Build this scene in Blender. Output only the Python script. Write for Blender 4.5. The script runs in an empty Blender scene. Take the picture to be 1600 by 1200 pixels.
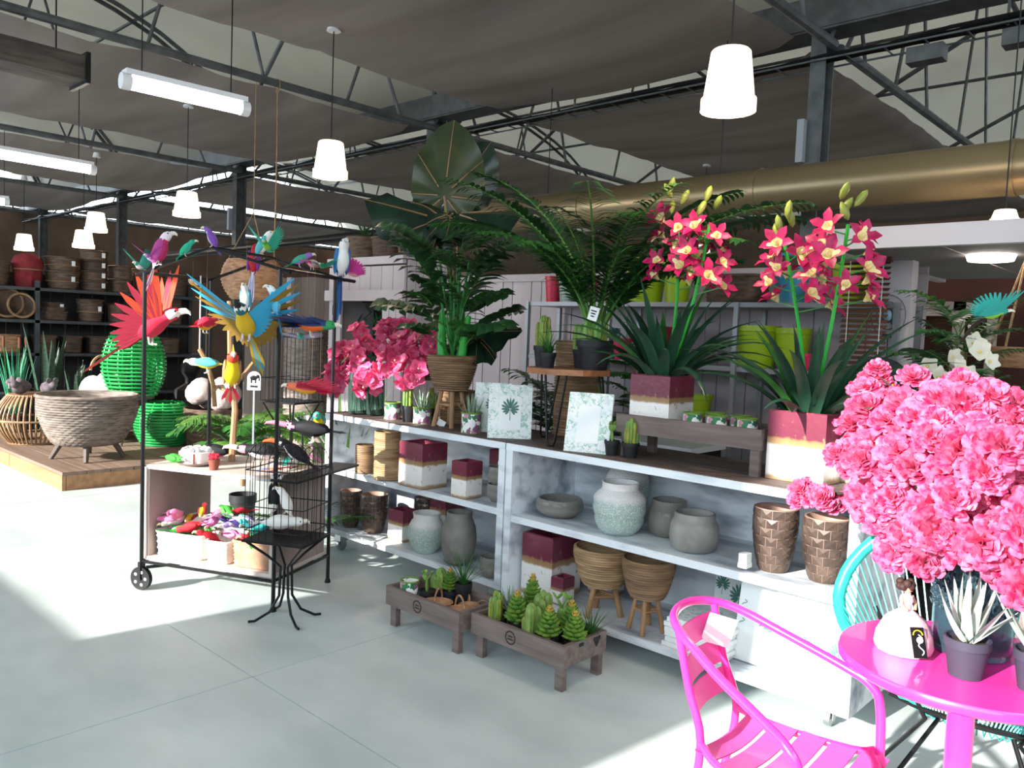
import bpy, math, random
from mathutils import Vector as V, Matrix, Euler, noise
random.seed(11)
pi = math.pi; sin, cos = math.sin, math.cos
S = bpy.context.scene; COL = S.collection

# ---------------------------------------------------------------- camera, sky, sun, exposure
cam = bpy.data.objects.new('camera', bpy.data.cameras.new('camera')); COL.objects.link(cam)
cam.data.sensor_width = 36; cam.data.lens = 36*1262/1600; cam.data.clip_start = .02
cam.matrix_world = Matrix(((0.7307, -0.0715, 0.6781, 0), (0.6814, 0.0186, -0.7317, 0), (0.0397, 0.9973, 0.0623, 1.5), (0, 0, 0, 1)))
S.camera = cam
S.view_settings.view_transform = 'Standard'; S.view_settings.look = 'None'
S.view_settings.gamma = 1; S.view_settings.exposure = 0.85; S.view_settings.use_curve_mapping = False
S.cycles.max_bounces = 7; S.cycles.diffuse_bounces = 4; S.cycles.glossy_bounces = 3; S.cycles.transmission_bounces = 6
S.cycles.transparent_max_bounces = 8; S.cycles.sample_clamp_indirect = 6; S.cycles.caustics_reflective = False; S.cycles.caustics_refractive = False
wd = bpy.data.worlds.new('sky'); S.world = wd; wd.use_nodes = True
bg = wd.node_tree.nodes['Background']; bg.inputs[0].default_value = (.76, .89, 1, 1); bg.inputs[1].default_value = 3.6
sl = bpy.data.lights.new('sun', 'SUN'); sl.energy = 7.5; sl.angle = .012; sl.color = (1, .95, .87)
sun = bpy.data.objects.new('sun', sl); COL.objects.link(sun)
EL = math.radians(21); sd = V((.12*cos(EL), .993*cos(EL), -sin(EL)))
sun.rotation_euler = sd.to_track_quat('-Z', 'Y').to_euler()
def portal(cx, cy, cz, w, h, aim):
    l = bpy.data.lights.new('opening_portal', 'AREA'); l.shape = 'RECTANGLE'; l.size = w; l.size_y = h; l.cycles.is_portal = True
    o = bpy.data.objects.new('opening_portal', l); COL.objects.link(o); o.location = (cx, cy, cz)
    o.rotation_euler = V(aim).to_track_quat('-Z', 'Y').to_euler()

# ---------------------------------------------------------------- helpers
def hx(s):
    s = s.lstrip('#'); o = []
    for i in (0, 2, 4):
        c = int(s[i:i+2], 16)/255; o.append(c/12.92 if c <= .04045 else ((c+.055)/1.055)**2.4)
    return (*o, 1)
MATS = {}
def mat(name, c, c2=None, rough=.6, metal=0, sc=6, bump=0, st=(1, 1, 1), tl=0, coat=0, em=0, det=3, lo=.35, hi=.65, rnd=0, tm=0, ior=1.45, co='Object', bd=.02):
    if name in MATS: return MATS[name]
    m = bpy.data.materials.new(name); m.use_nodes = True; t = m.node_tree; N, L = t.nodes, t.links
    b = N['Principled BSDF']; MATS[name] = m
    b.inputs['Roughness'].default_value = rough; b.inputs['Metallic'].default_value = metal; b.inputs['Coat Weight'].default_value = coat
    b.inputs['Transmission Weight'].default_value = tm; b.inputs['IOR'].default_value = ior
    col = None
    if c2 or bump:
        tc = N.new('ShaderNodeTexCoord'); mp = N.new('ShaderNodeMapping'); mp.inputs['Scale'].default_value = [sc*k for k in st]
        nz = N.new('ShaderNodeTexNoise'); nz.inputs['Scale'].default_value = 1; nz.inputs['Detail'].default_value = det
        L.new(tc.outputs[co], mp.inputs[0]); L.new(mp.outputs[0], nz.inputs[0])
        if c2:
            rp = N.new('ShaderNodeValToRGB'); rp.color_ramp.elements[0].position = lo; rp.color_ramp.elements[1].position = hi
            rp.color_ramp.elements[0].color = hx(c); rp.color_ramp.elements[1].color = hx(c2)
            L.new(nz.outputs[0], rp.inputs[0]); col = rp.outputs[0]
        if bump:
            bp = N.new('ShaderNodeBump'); bp.inputs['Strength'].default_value = bump; bp.inputs['Distance'].default_value = bd
            L.new(nz.outputs[0], bp.inputs['Height']); L.new(bp.outputs[0], b.inputs['Normal'])
    if rnd:
        oi = N.new('ShaderNodeObjectInfo'); mr = N.new('ShaderNodeMapRange'); mr.inputs[3].default_value = 1-rnd; mr.inputs[4].default_value = 1+rnd
        hs = N.new('ShaderNodeHueSaturation'); L.new(oi.outputs['Random'], mr.inputs[0]); L.new(mr.outputs[0], hs.inputs['Value'])
        if col: L.new(col, hs.inputs['Color'])
        else: hs.inputs['Color'].default_value = hx(c)
        col = hs.outputs[0]
    if col: L.new(col, b.inputs['Base Color'])
    else: b.inputs['Base Color'].default_value = hx(c)
    if em:
        b.inputs['Emission Strength'].default_value = em
        b.inputs['Emission Color'].default_value = hx(c)
    if tl:
        tr = N.new('ShaderNodeBsdfTranslucent'); mx = N.new('ShaderNodeMixShader'); mx.inputs[0].default_value = tl
        if col: L.new(col, tr.inputs[0])
        else: tr.inputs[0].default_value = hx(c)
        L.new(b.outputs[0], mx.inputs[1]); L.new(tr.outputs[0], mx.inputs[2]); L.new(mx.outputs[0], N['Material Output'].inputs[0])
    return m
def zramp(name, stops, rough=.5, nsc=7, amp=.12, spots=None, coat=0, bump=.15):
    """bands of glaze up an object's height (generated z), with a ragged edge; spots = (colour, lo, hi) patches of wear"""
    if name in MATS: return MATS[name]
    m = bpy.data.materials.new(name); m.use_nodes = True; t = m.node_tree; N, L = t.nodes, t.links; b = N['Principled BSDF']; MATS[name] = m
    b.inputs['Roughness'].default_value = rough; b.inputs['Coat Weight'].default_value = coat
    tc = N.new('ShaderNodeTexCoord'); sp = N.new('ShaderNodeSeparateXYZ'); L.new(tc.outputs['Generated'], sp.inputs[0])
    nz = N.new('ShaderNodeTexNoise'); nz.inputs['Scale'].default_value = nsc; nz.inputs['Detail'].default_value = 4; L.new(tc.outputs['Generated'], nz.inputs[0])
    ma = N.new('ShaderNodeMath'); ma.operation = 'MULTIPLY_ADD'; ma.inputs[1].default_value = amp; L.new(nz.outputs[0], ma.inputs[0])
    ad = N.new('ShaderNodeMath'); ad.operation = 'SUBTRACT'; ad.inputs[1].default_value = amp/2; L.new(sp.outputs[2], ma.inputs[2]); L.new(ma.outputs[0], ad.inputs[0])
    rp = N.new('ShaderNodeValToRGB'); L.new(ad.outputs[0], rp.inputs[0]); e = rp.color_ramp.elements
    e[0].position, e[0].color = stops[0][0], hx(stops[0][1]); e[1].position, e[1].color = stops[-1][0], hx(stops[-1][1])
    for p, c in stops[1:-1]:
        q = e.new(p); q.color = hx(c)
    col = rp.outputs[0]
    n2 = N.new('ShaderNodeTexNoise'); n2.inputs['Scale'].default_value = nsc*1.7; n2.inputs['Detail'].default_value = 6; L.new(tc.outputs['Generated'], n2.inputs[0])
    if spots:
        r2 = N.new('ShaderNodeValToRGB'); r2.color_ramp.elements[0].position = spots[1]; r2.color_ramp.elements[1].position = spots[2]; L.new(n2.outputs[0], r2.inputs[0])
        mx = N.new('ShaderNodeMix'); mx.data_type = 'RGBA'; L.new(r2.outputs[0], mx.inputs[0]); L.new(col, mx.inputs[6]); mx.inputs[7].default_value = hx(spots[0]); col = mx.outputs[2]
    L.new(col, b.inputs['Base Color'])
    bp = N.new('ShaderNodeBump'); bp.inputs['Strength'].default_value = bump; bp.inputs['Distance'].default_value = .01; L.new(n2.outputs[0], bp.inputs['Height']); L.new(bp.outputs[0], b.inputs['Normal'])
    return m
def cells(name, base, cols, sc=30, rough=.35, thr=(.02, .3)):
    """printed pattern of scattered coloured blots on a pale ground (voronoi)"""
    if name in MATS: return MATS[name]
    m = bpy.data.materials.new(name); m.use_nodes = True; t = m.node_tree; N, L = t.nodes, t.links; b = N['Principled BSDF']; MATS[name] = m
    b.inputs['Roughness'].default_value = rough
    tc = N.new('ShaderNodeTexCoord'); nz = N.new('ShaderNodeTexNoise'); nz.inputs['Scale'].default_value = sc*.8; mxv = N.new('ShaderNodeMix'); mxv.data_type = 'VECTOR'; mxv.inputs[0].default_value = .05
    L.new(tc.outputs['Object'], nz.inputs[0]); L.new(tc.outputs['Object'], mxv.inputs[4]); L.new(nz.outputs['Color'], mxv.inputs[5])
    vo = N.new('ShaderNodeTexVoronoi'); vo.inputs['Scale'].default_value = sc; L.new(mxv.outputs[1], vo.inputs[0])
    sp = N.new('ShaderNodeSeparateColor'); L.new(vo.outputs['Color'], sp.inputs[0])
    rp = N.new('ShaderNodeValToRGB'); rp.color_ramp.interpolation = 'CONSTANT'; e = rp.color_ramp.elements; L.new(sp.outputs[0], rp.inputs[0])
    e[0].position, e[0].color = 0, hx(cols[0]); e[1].position, e[1].color = (len(cols)-1)/len(cols), hx(cols[-1])
    for i, c in enumerate(cols[1:-1]):
        q = e.new((i+1)/len(cols)); q.color = hx(c)
    L.new(rp.outputs[0], b.inputs['Base Color'])
    return m

class G:
    def __init__(s): s.v = []; s.f = []; s.m = []
    def add(s, v, f, m=0):
        n = len(s.v); s.v += [tuple(p) for p in v]; s.f += [[n+i for i in q] for q in f]; s.m += [m]*len(f); return s
    def box(s, c, d, R=None, m=0, tp=1):
        c = V(c); x, y, z = d[0]/2, d[1]/2, d[2]/2
        P = [V((i*x*(tp if k > 0 else 1), j*y*(tp if k > 0 else 1), k*z)) for k in (-1, 1) for j in (-1, 1) for i in (-1, 1)]
        if R is not None: P = [R @ p for p in P]
        return s.add([p+c for p in P], [(0, 2, 3, 1), (4, 5, 7, 6), (0, 1, 5, 4), (2, 6, 7, 3), (0, 4, 6, 2), (1, 3, 7, 5)], m)
    def tube(s, P, r, n=8, m=0, closed=False, fl=1):
        P = [V(p) for p in P]; k = len(P); rr = r if isinstance(r, (list, tuple)) else [r]*k
        nrm = None; vs = []
        for i in range(k):
            a = P[(i-1) % k] if (closed or i) else P[0]; b = P[(i+1) % k] if (closed or i < k-1) else P[-1]
            t = (b-a).normalized() if (b-a).length > 1e-9 else V((0, 0, 1))
            if nrm is None: nrm = t.orthogonal().normalized()
            nrm = (nrm-t*nrm.dot(t)); nrm = nrm.normalized() if nrm.length > 1e-6 else t.orthogonal().normalized()
            bi = t.cross(nrm)
            for j in range(n):
                w = 2*pi*j/n; vs.append(P[i]+nrm*cos(w)*rr[i]+bi*sin(w)*rr[i]*fl)
        fs = [(i*n+j, i*n+(j+1) % n, ((i+1) % k)*n+(j+1) % n, ((i+1) % k)*n+j) for i in range(k if closed else k-1) for j in range(n)]
        if not closed: fs += [tuple(range(n))[::-1], tuple((k-1)*n+j for j in range(n))]
        return s.add(vs, fs, m)
    def lathe(s, prof, n=24, c=(0, 0, 0), m=0, fn=None, cap=True, mf=None):
        vs = []; k = len(prof)
        for i, (r, z) in enumerate(prof):
            for j in range(n):
                w = 2*pi*j/n; q = r+(fn(w, i) if fn else 0); vs.append((c[0]+q*cos(w), c[1]+q*sin(w), c[2]+z))
        for i in range(k-1):
            s.add([], []); 
        fs = [(i*n+j, i*n+(j+1) % n, (i+1)*n+(j+1) % n, (i+1)*n+j) for i in range(k-1) for j in range(n)]
        b = len(s.f); s.add(vs, fs, m)
        if mf:
            for i in range(k-1):
                for j in range(n): s.m[b+i*n+j] = mf(i)
        if cap:
            o = len(s.v)-n*k
            if prof[0][0] > 1e-4: s.f.append([o+j for j in range(n)][::-1]); s.m.append(mf(0) if mf else m)
            if prof[-1][0] > 1e-4: s.f.append([o+(k-1)*n+j for j in range(n)]); s.m.append(mf(k-2) if mf else m)
        return s
    def ball(s, c, r, R=None, nu=10, nv=7, m=0):
        if not isinstance(r, (tuple, list)): r = (r, r, r)
        c = V(c); vs = []
        for i in range(nv+1):
            a = pi*i/nv
            for j in range(nu):
                w = 2*pi*j/nu; p = V((r[0]*sin(a)*cos(w), r[1]*sin(a)*sin(w), -r[2]*cos(a))); vs.append(c+(R @ p if R is not None else p))
        return s.add(vs, [(i*nu+j, i*nu+(j+1) % nu, (i+1)*nu+(j+1) % nu, (i+1)*nu+j) for i in range(nv) for j in range(nu)], m)
    def leaf(s, P, w, side=None, fold=.15, m=0, mc=None):
        """blade along points P, half widths w, folded at the midrib"""
        P = [V(p) for p in P]; k = len(P); vs = []
        for i in range(k):
            t = (P[min(i+1, k-1)]-P[max(i-1, 0)]).normalized()
            sd_ = V(side) if side is not None else t.cross(V((0, 0, 1)))
            sd_ = sd_-t*sd_.dot(t); sd_ = sd_.normalized() if sd_.length > 1e-5 else t.orthogonal().normalized()
            up = sd_.cross(t)
            vs += [P[i]-sd_*w[i]+up*w[i]*fold, P[i], P[i]+sd_*w[i]+up*w[i]*fold]
        return s.add(vs, [(3*i+a, 3*i+a+1, 3*i+a+4, 3*i+a+3) for i in range(k-1) for a in (0, 1)], m)
    def mesh(s, name, mats, ang=42, smooth=True):
        me = bpy.data.meshes.new(name); me.from_pydata([tuple(p) for p in s.v], [], s.f); me.update()
        for q in (mats if isinstance(mats, (list, tuple)) else [mats]): me.materials.append(q)
        me.polygons.foreach_set('material_index', s.m)
        if smooth:
            me.polygons.foreach_set('use_smooth', [True]*len(me.polygons)); me.set_sharp_from_angle(angle=math.radians(ang))
        return me
    def obj(s, name, mats, par=None, loc=(0, 0, 0), rot=(0, 0, 0), ang=42, smooth=True):
        return link(name, s.mesh(name, mats, ang, smooth), par, loc, rot)
def link(name, me, par=None, loc=(0, 0, 0), rot=(0, 0, 0), sc=None):
    o = bpy.data.objects.new(name, me); COL.objects.link(o); o.location = loc; o.rotation_euler = rot
    if sc is not None: o.scale = (sc, sc, sc) if isinstance(sc, (int, float)) else sc
    if par is not None: o.parent = par
    return o
def tag(o, label, cat, group=None, kind=None):
    o['label'] = label; o['category'] = cat
    if group: o['group'] = group
    if kind: o['kind'] = kind
    return o
def T(name, label, cat, loc=(0, 0, 0), rz=0, group=None, rot=None, kind=None):
    o = bpy.data.objects.new(name, None); COL.objects.link(o); o.empty_display_size = .1
    o.location = loc; o.rotation_euler = rot if rot else (0, 0, rz); return tag(o, label, cat, group, kind)
def struct(o, label, cat): return tag(o, label, cat, kind='structure')
RZ = lambda a: Matrix.Rotation(a, 3, 'Z')
RX = lambda a: Matrix.Rotation(a, 3, 'X')
RY = lambda a: Matrix.Rotation(a, 3, 'Y')
U = random.uniform


# ---------------------------------------------------------------- the greenhouse shell
m_floor = mat('concrete', '#b2bebd', '#cfd8d7', rough=.42, sc=1.6, det=8, bump=.06, lo=.3, hi=.7, st=(1, 1.6, 1))
m_steel = mat('galvanised_steel', '#5a5d5e', '#46494a', rough=.5, metal=.3, sc=9)
m_dark = mat('black_metal', '#17181a', rough=.4, metal=.3)
m_cloth = mat('shade_cloth', '#8d837e', '#796f6b', rough=.95, sc=.9, st=(.5, 3, 1), det=8, tl=.22, bump=.08)
m_poly = mat('polycarbonate', '#8f897a', '#827c6e', rough=.6, sc=.7, tl=.17)
m_wallw = mat('white_board', '#b9b3b3', '#a9a3a4', rough=.7, sc=3, st=(1, 1, .2))
Y0, Y1, Y2 = -2.5, 5.75, 14.0
XL, XR = -20.0, 4.5
fl = G().box(((XL+XR)/2, (Y0+Y2)/2, -.06), (XR-XL, Y2-Y0, .1)).obj('floor', mat('joint_dirt', '#7a8482', rough=.9)); struct(fl, 'worn blue-grey concrete floor of the shop', 'floor')
gx = (XL, -15.35, -11.25, -7.15, -3.05, 1.05, XR); gy = (Y0, 1.74, 5.84, 9.94, Y2)      # slabs cast between saw-cut joints
for i in range(6):
    for j in range(4): G().box(((gx[i]+gx[i+1])/2, (gy[j]+gy[j+1])/2, -.006), (gx[i+1]-gx[i]-.007, gy[j+1]-gy[j]-.005, .012)).obj('slab', m_floor, fl)
# barrel vault roof of corrugated sheet, one vault a bay
def vault(ya, yb, name):
    g = G(); n = 22; nx = int((XR-XL)/.085); vs = []
    for i in range(nx+1):
        x = XL+(XR-XL)*i/nx; dz = .022*(1 if i % 2 else -1)
        for j in range(n+1):
            w = pi*j/n; y = (ya+yb)/2-(yb-ya)/2*cos(w); z = 3.75+2.0*sin(w)**.9+dz; vs.append((x, y, z))
    g.add(vs, [(i*(n+1)+j, (i+1)*(n+1)+j, (i+1)*(n+1)+j+1, i*(n+1)+j+1) for i in range(nx) for j in range(n)])
    struct(g.obj(name, m_poly, ang=80), 'translucent corrugated barrel roof sheeting', 'roof')
vault(Y0, Y1, 'roof'); vault(Y1, Y2, 'roof')
def arch(x, ya, yb, z0=3.75, rise=1.93, n=20):
    return [(x, (ya+yb)/2-(yb-ya)/2*cos(pi*j/n), z0-.05+rise*sin(pi*j/n)**.9) for j in range(n+1)]
TX = (-2.35, -6.48, -10.6, -14.7, -18.8)
for ya, yb, bay in ((Y0, Y1, 'over the selling floor'), (Y1, Y2, 'over the rear aisle')):
    for i, tx in enumerate((1.8,)+TX):
        t = T('roof_truss', 'grey tubular steel roof truss spanning ' + bay, 'truss', (tx, ya, 3.6), group='roof trusses', kind='structure')
        L_ = yb-ya
        G().tube([(0, .05, 0), (0, L_-.05, 0)], .035, 8).obj('bottom_chord', m_steel, t)
        for q in (-.09, .09): G().tube([(p[0]+q, p[1]-ya, p[2]-3.6) for p in arch(0, ya, yb)], .028, 6).obj('arch_chord', m_steel, t)
        A = arch(0, ya, yb, n=12)
        for k in range(1, 12):
            y = A[k][1]-ya; zt = A[k][2]-3.6
            G().tube([(0, y, 0), (0, y+(L_/16 if k % 2 else -L_/16), zt*.97)], .016, 6).obj('web_brace', m_steel, t)
        for q in (.22, .5, .78):
            G().tube([(-.55, L_*q, .05), (.55, L_*q-.25, .5)], .02, 6).obj('cross_brace', m_steel, t)
    for k, q in enumerate((.18, .34, .5, .66, .82)):
        z = 3.7+1.93*sin(pi*math.acos(1-2*q)/pi)**.9
        struct(G().tube([(XL, ya+(yb-ya)*q, z), (XR, ya+(yb-ya)*q, z)], .022, 6).obj('roof_purlin', m_steel), 'thin steel purlin running along the corrugated roof', 'purlin')['group'] = 'roof purlins'
for y, nm in ((Y1, 'dark steel gutter beam carried by the columns'),):
    t = T('gutter_beam', nm, 'beam', (0, y, 3.72), kind='structure')
    g = G(); g.box(((XL+XR)/2, 0, 0), (XR-XL, .26, .05)); g.box(((XL+XR)/2, -.13, .1), (XR-XL, .02, .22)); g.box(((XL+XR)/2, .13, .1), (XR-XL, .02, .22)); g.obj('gutter', m_steel, t)
t = T('cable_tray', 'wire cable tray with cable bundles slung under the gutter', 'cable tray', (0, Y1, 3.5))
g = G()
for s_ in (-.1, .1): g.tube([(XL, s_, 0), (XR, s_, 0)], .008, 4)
for i in range(int((XR-XL)/.25)): g.box((XL+.25*i, 0, 0), (.008, .2, .008))
for i in range(14): g.box((XL+1.7*i, 0, .1), (.015, .015, .17))
g.obj('tray', m_steel, t)
g = G(); rr = random.Random(3)
for k in range(5): g.tube([(XL+.4*i, -.06+.03*k+rr.uniform(-.02, .02), .02+rr.uniform(0, .03)) for i in range(int((XR-XL)/.4))], .014, 5)
g.obj('cable_bundle', m_dark, t)
for dx in (-1.75, -1.2): G().box((dx, -.02, -.08), (.22, .12, .1)).obj('junction_box', m_steel, t)
for i, tx in enumerate(TX):
    t = T('column', ['grey steel column rising behind the right cymbidium plant', 'grey steel column hidden behind the elephant ear leaves', 'grey steel column behind the bird display cart', 'slim steel column above the stacked wicker baskets', 'slim steel column at the far end'][i], 'column', (tx-.1, Y1, 0), kind='structure')
    g = G(); g.box((0, 0, 1.85), (.012, .14, 3.7)); g.box((0, -.07, 1.85), (.11, .012, 3.7)); g.box((0, .07, 1.85), (.11, .012, 3.7)); g.obj('post', m_steel, t)
    if i in (0, 2): G().box((-.075, -.03, 2.95), (.05, .2, .3)).obj('switch_box', mat('grey_box', '#8f9499', rough=.5), t)
# shade cloth strips pulled flat under the roof, between the trusses
def strip(x0, x1, ya, yb, label):
    g = G(); nx, ny = 26, 60; vs = []
    for i in range(nx+1):
        for j in range(ny+1):
            u, v = i/nx, j/ny; y = ya+(yb-ya)*v
            x = x0+(x1-x0)*u+(.025*noise.noise(V((x0, y*.8, 3))) if u in (0, 1) else 0)
            z = 3.62-.07*sin(pi*u)-.02*abs(sin(pi*v*4))+.03*noise.noise(V((x*.5, y*2.2, 0)))+.015*noise.noise(V((x*2, y*7, 4)))
            if i in (0, nx): z += .05
            vs.append((x, y, z))
    g.add(vs, [(i*(ny+1)+j, (i+1)*(ny+1)+j, (i+1)*(ny+1)+j+1, i*(ny+1)+j+1) for i in range(nx) for j in range(ny)])
    struct(g.obj('ceiling', m_cloth, ang=80), label, 'ceiling')
for ya, yb, w in ((Y0+.1, Y1-.15, 'front bay'), (Y1+.15, Y2-.1, 'rear bay')):
    strip(-5.62, -2.6, ya, yb, 'taut grey shade cloth ceiling strip beside the column, '+w)
    strip(-9.85, -6.85, ya, yb, 'grey shade cloth ceiling strip above the bird cart, '+w)
    strip(-14.0, -11.2, ya, yb, 'brownish shade cloth ceiling strip above the wicker rack, '+w)
    strip(-18.2, -15.2, ya, yb, 'farthest brown shade cloth ceiling strip, '+w)
# enclosing walls; the added, unseen front has sills and gaps shaped for the sun patches
m_wall = mat('render_wall', '#6e5a4c', '#604c40', rough=.9, sc=2)
def wall(name, c, d, label, m=None): return struct(G().box(c, d).obj(name, m or m_wall), label, 'wall')
wall('wall_back', ((XL+XR)/2, Y2+.05, 1.9), (XR-XL, .1, 3.8), 'brown rear wall')
wall('wall_left', (XL-.05, (Y0+Y2)/2, 1.9), (.1, Y2-Y0, 3.8), 'brown far end wall')
wall('wall_right', (XR+.05, (Y0+Y2)/2, 1.9), (.1, Y2-Y0, 3.8), 'brown end wall')
wf = T('wall_sun_mask', 'unseen added wall with openings and sills shaped to mask the sun', 'wall', kind='structure')
for x0, x1, z0, z1 in ((XL, -14, 0, 3.8), (-14, -4.4, 0, 1.5), (-14, -4.4, 3.55, 3.8), (-4.4, -2.2, 0, 3.8), (-2.2, 4, 0, 1.5), (-2.2, 4, 3.55, 3.8), (4, XR, 0, 3.8)):
    G().box(((x0+x1)/2, Y0-.05, (z0+z1)/2), (x1-x0, .1, z1-z0)).obj('panel', m_wallw, wf)
portal(-9.2, Y0-.02, 2.52, 9.6, 2.05, (0, 1, 0)); portal(.9, Y0-.02, 2.52, 6.2, 2.05, (0, 1, 0))

# duct, lamps
m_duct = mat('duct_metal', '#8a7a5c', '#7a6a4e', rough=.35, metal=.55, sc=2, st=(.3, 1, 1))
t = T('ventilation_duct', 'long round tan metal ventilation duct above the plant shelves', 'duct', (0, 5.2, 2.53), kind='structure')
for i in range(5):
    a = 1.9-1.5*i; G().tube([(a, 0, 0), (a-1.49, 0, 0)], .152, 28).obj('duct_section', m_duct, t)
    G().tube([(a-1.51, 0, 0), (a-1.47, 0, 0)], .158, 28).obj('joint_band', m_duct, t)
for x in (-4.5, -2.9, -.4): G().tube([(x, 0, .14), (x, 0, 1.1)], .004, 5).obj('hanger', m_dark, t)
struct(G().tube([(-4.2, 5.3, 2.52), (-12.5, 5.3, 2.44)], .05, 12).obj('pipe', m_dark), 'dark heating pipe running behind the bird cart', 'pipe')
m_shade = mat('lamp_shade', '#ffe6cc', rough=.5, em=1.0); m_bulb = mat('bulb', '#ffd9a8', em=9); m_white = mat('white_plastic', '#dddddd', rough=.4)
def lamp(px, label, drop):
    x, y, z, r, h = px
    t = T('pendant_lamp', label, 'lamp', (x, y, z), group='pendant lamps')
    s = r; drop = 3.6-z-h-.03
    G().lathe([(s*.94, .0), (s, .0), (s, h*.2), (s*.93, h*.2), (s*.72, h*.97), (s*.66, h), (.02, h), (.02, h-.004), (s*.62, h*.97), (s*.66, h*.93), (s*.88, h*.2), (s*.94, 0)], 28).obj('lamp_shade', m_shade, t)
    G().lathe([(.0, h*.3), (s*.24, h*.42), (s*.2, h*.62), (.02, h*.8)], 12).obj('bulb', m_bulb, t)
    G().tube([(0, 0, h), (0, 0, h+drop)], .004, 5).obj('cord', m_dark, t)
    G().lathe([(.0, h+drop-.03), (.05, h+drop-.03), (.035, h+drop+.03), (0, h+drop+.03)], 12).obj('ceiling_rose', m_white, t)
    l = bpy.data.lights.new('lamp_light', 'POINT'); l.energy = 14; l.color = (1, .82, .62); l.shadow_soft_size = .06
    o = bpy.data.objects.new('lamp_light', l); COL.objects.link(o); o.location = (0, 0, -.03); o.parent = t
lamp((-1.655,3,2.43,0.11,0.24), 'large white pot-shaped pendant lamp beside the open roof', .9)
lamp((-4.877,3.3,2.54,0.121,0.246), 'white pot-shaped pendant lamp beside the elephant ear leaf', .7)
lamp((-7.711,3.6,2.504,0.127,0.235), 'white pot-shaped pendant lamp above the cart roof', .9)
lamp((-11.123,4,2.595,0.136,0.247), 'white pendant lamp on a two-lamp bar, upper one', .6)
lamp((-12.419,4.3,2.477,0.146,0.246), 'white pendant lamp hanging above the stacked baskets', .6)
lamp((-14.011,4,2.475,0.137,0.245), 'white pendant lamp above the red upholstered basket', .6)
lamp((-1.075,5,2.21,0.071,0.059), 'white pendant lamp peeking over the pergola beam', .5)
lamp((-4.922,8.5,2.498,0.098,0.211), 'distant pendant lamp glowing behind the cymbidium flowers', .8)
m_tube = mat('tube_glow', '#ffffff', em=5)
def fluor(a, b, label):
    a, b = V(a), V(b); t = T('fluorescent_light', label, 'lamp', a, group='fluorescent tubes'); d = b-a; L_ = d.length; u = d/L_
    G().tube([u*.05, d-u*.05], .04, 12).obj('diffuser', m_tube, t)
    for q in (u*0, d-u*.05): G().tube([q, q+u*.05], .045, 12).obj('end_cap', m_white, t)
    G().box((d/2)+V((0, 0, .05)), (.08, L_*.95, .03), RZ(math.atan2(u.y, u.x)-pi/2)).obj('housing', m_white, t)
    for q in (.15, .85): G().tube([d*q+V((0, 0, .05)), d*q+V((0, 0, .85))], .004, 4).obj('hanger', m_dark, t)
fluor((-4.69,1.808,2.8), (-4.644,2.541,2.8), 'bright fluorescent tube hanging under the nearest truss')
fluor((-7.689,1.842,2.8), (-7.716,2.764,2.8), 'second bright fluorescent tube nearer the basket rack')
fluor((-10.937,2.619,2.8), (-10.88,2.952,2.8), 'farthest fluorescent tube cut off at the edge')
# air heater box under the cloth
t = T('air_heater', 'rusty grey suspended air heater box', 'heater', (-5.485,1.442,3))


t = bpy.data.objects[-1] if False else [o for o in COL.objects if o.name == 'air_heater'][0]
t.location = (-6.477,2.2,3.28)
g = G(); g.box((0, -.6, 0), (.3, 1.2, .17)); g.obj('casing', mat('rust_grey', '#5c544c', '#3d3733', rough=.8, sc=12, st=(1, .2, 2)), t)
G().box((0, .01, .0), (.34, .03, .22)).obj('end_plate', m_dark, t)
for y in (-.15, -1.0): G().tube([(0, y, .08), (0, y, .7)], .006, 5).obj('hanger', m_dark, t)

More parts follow.
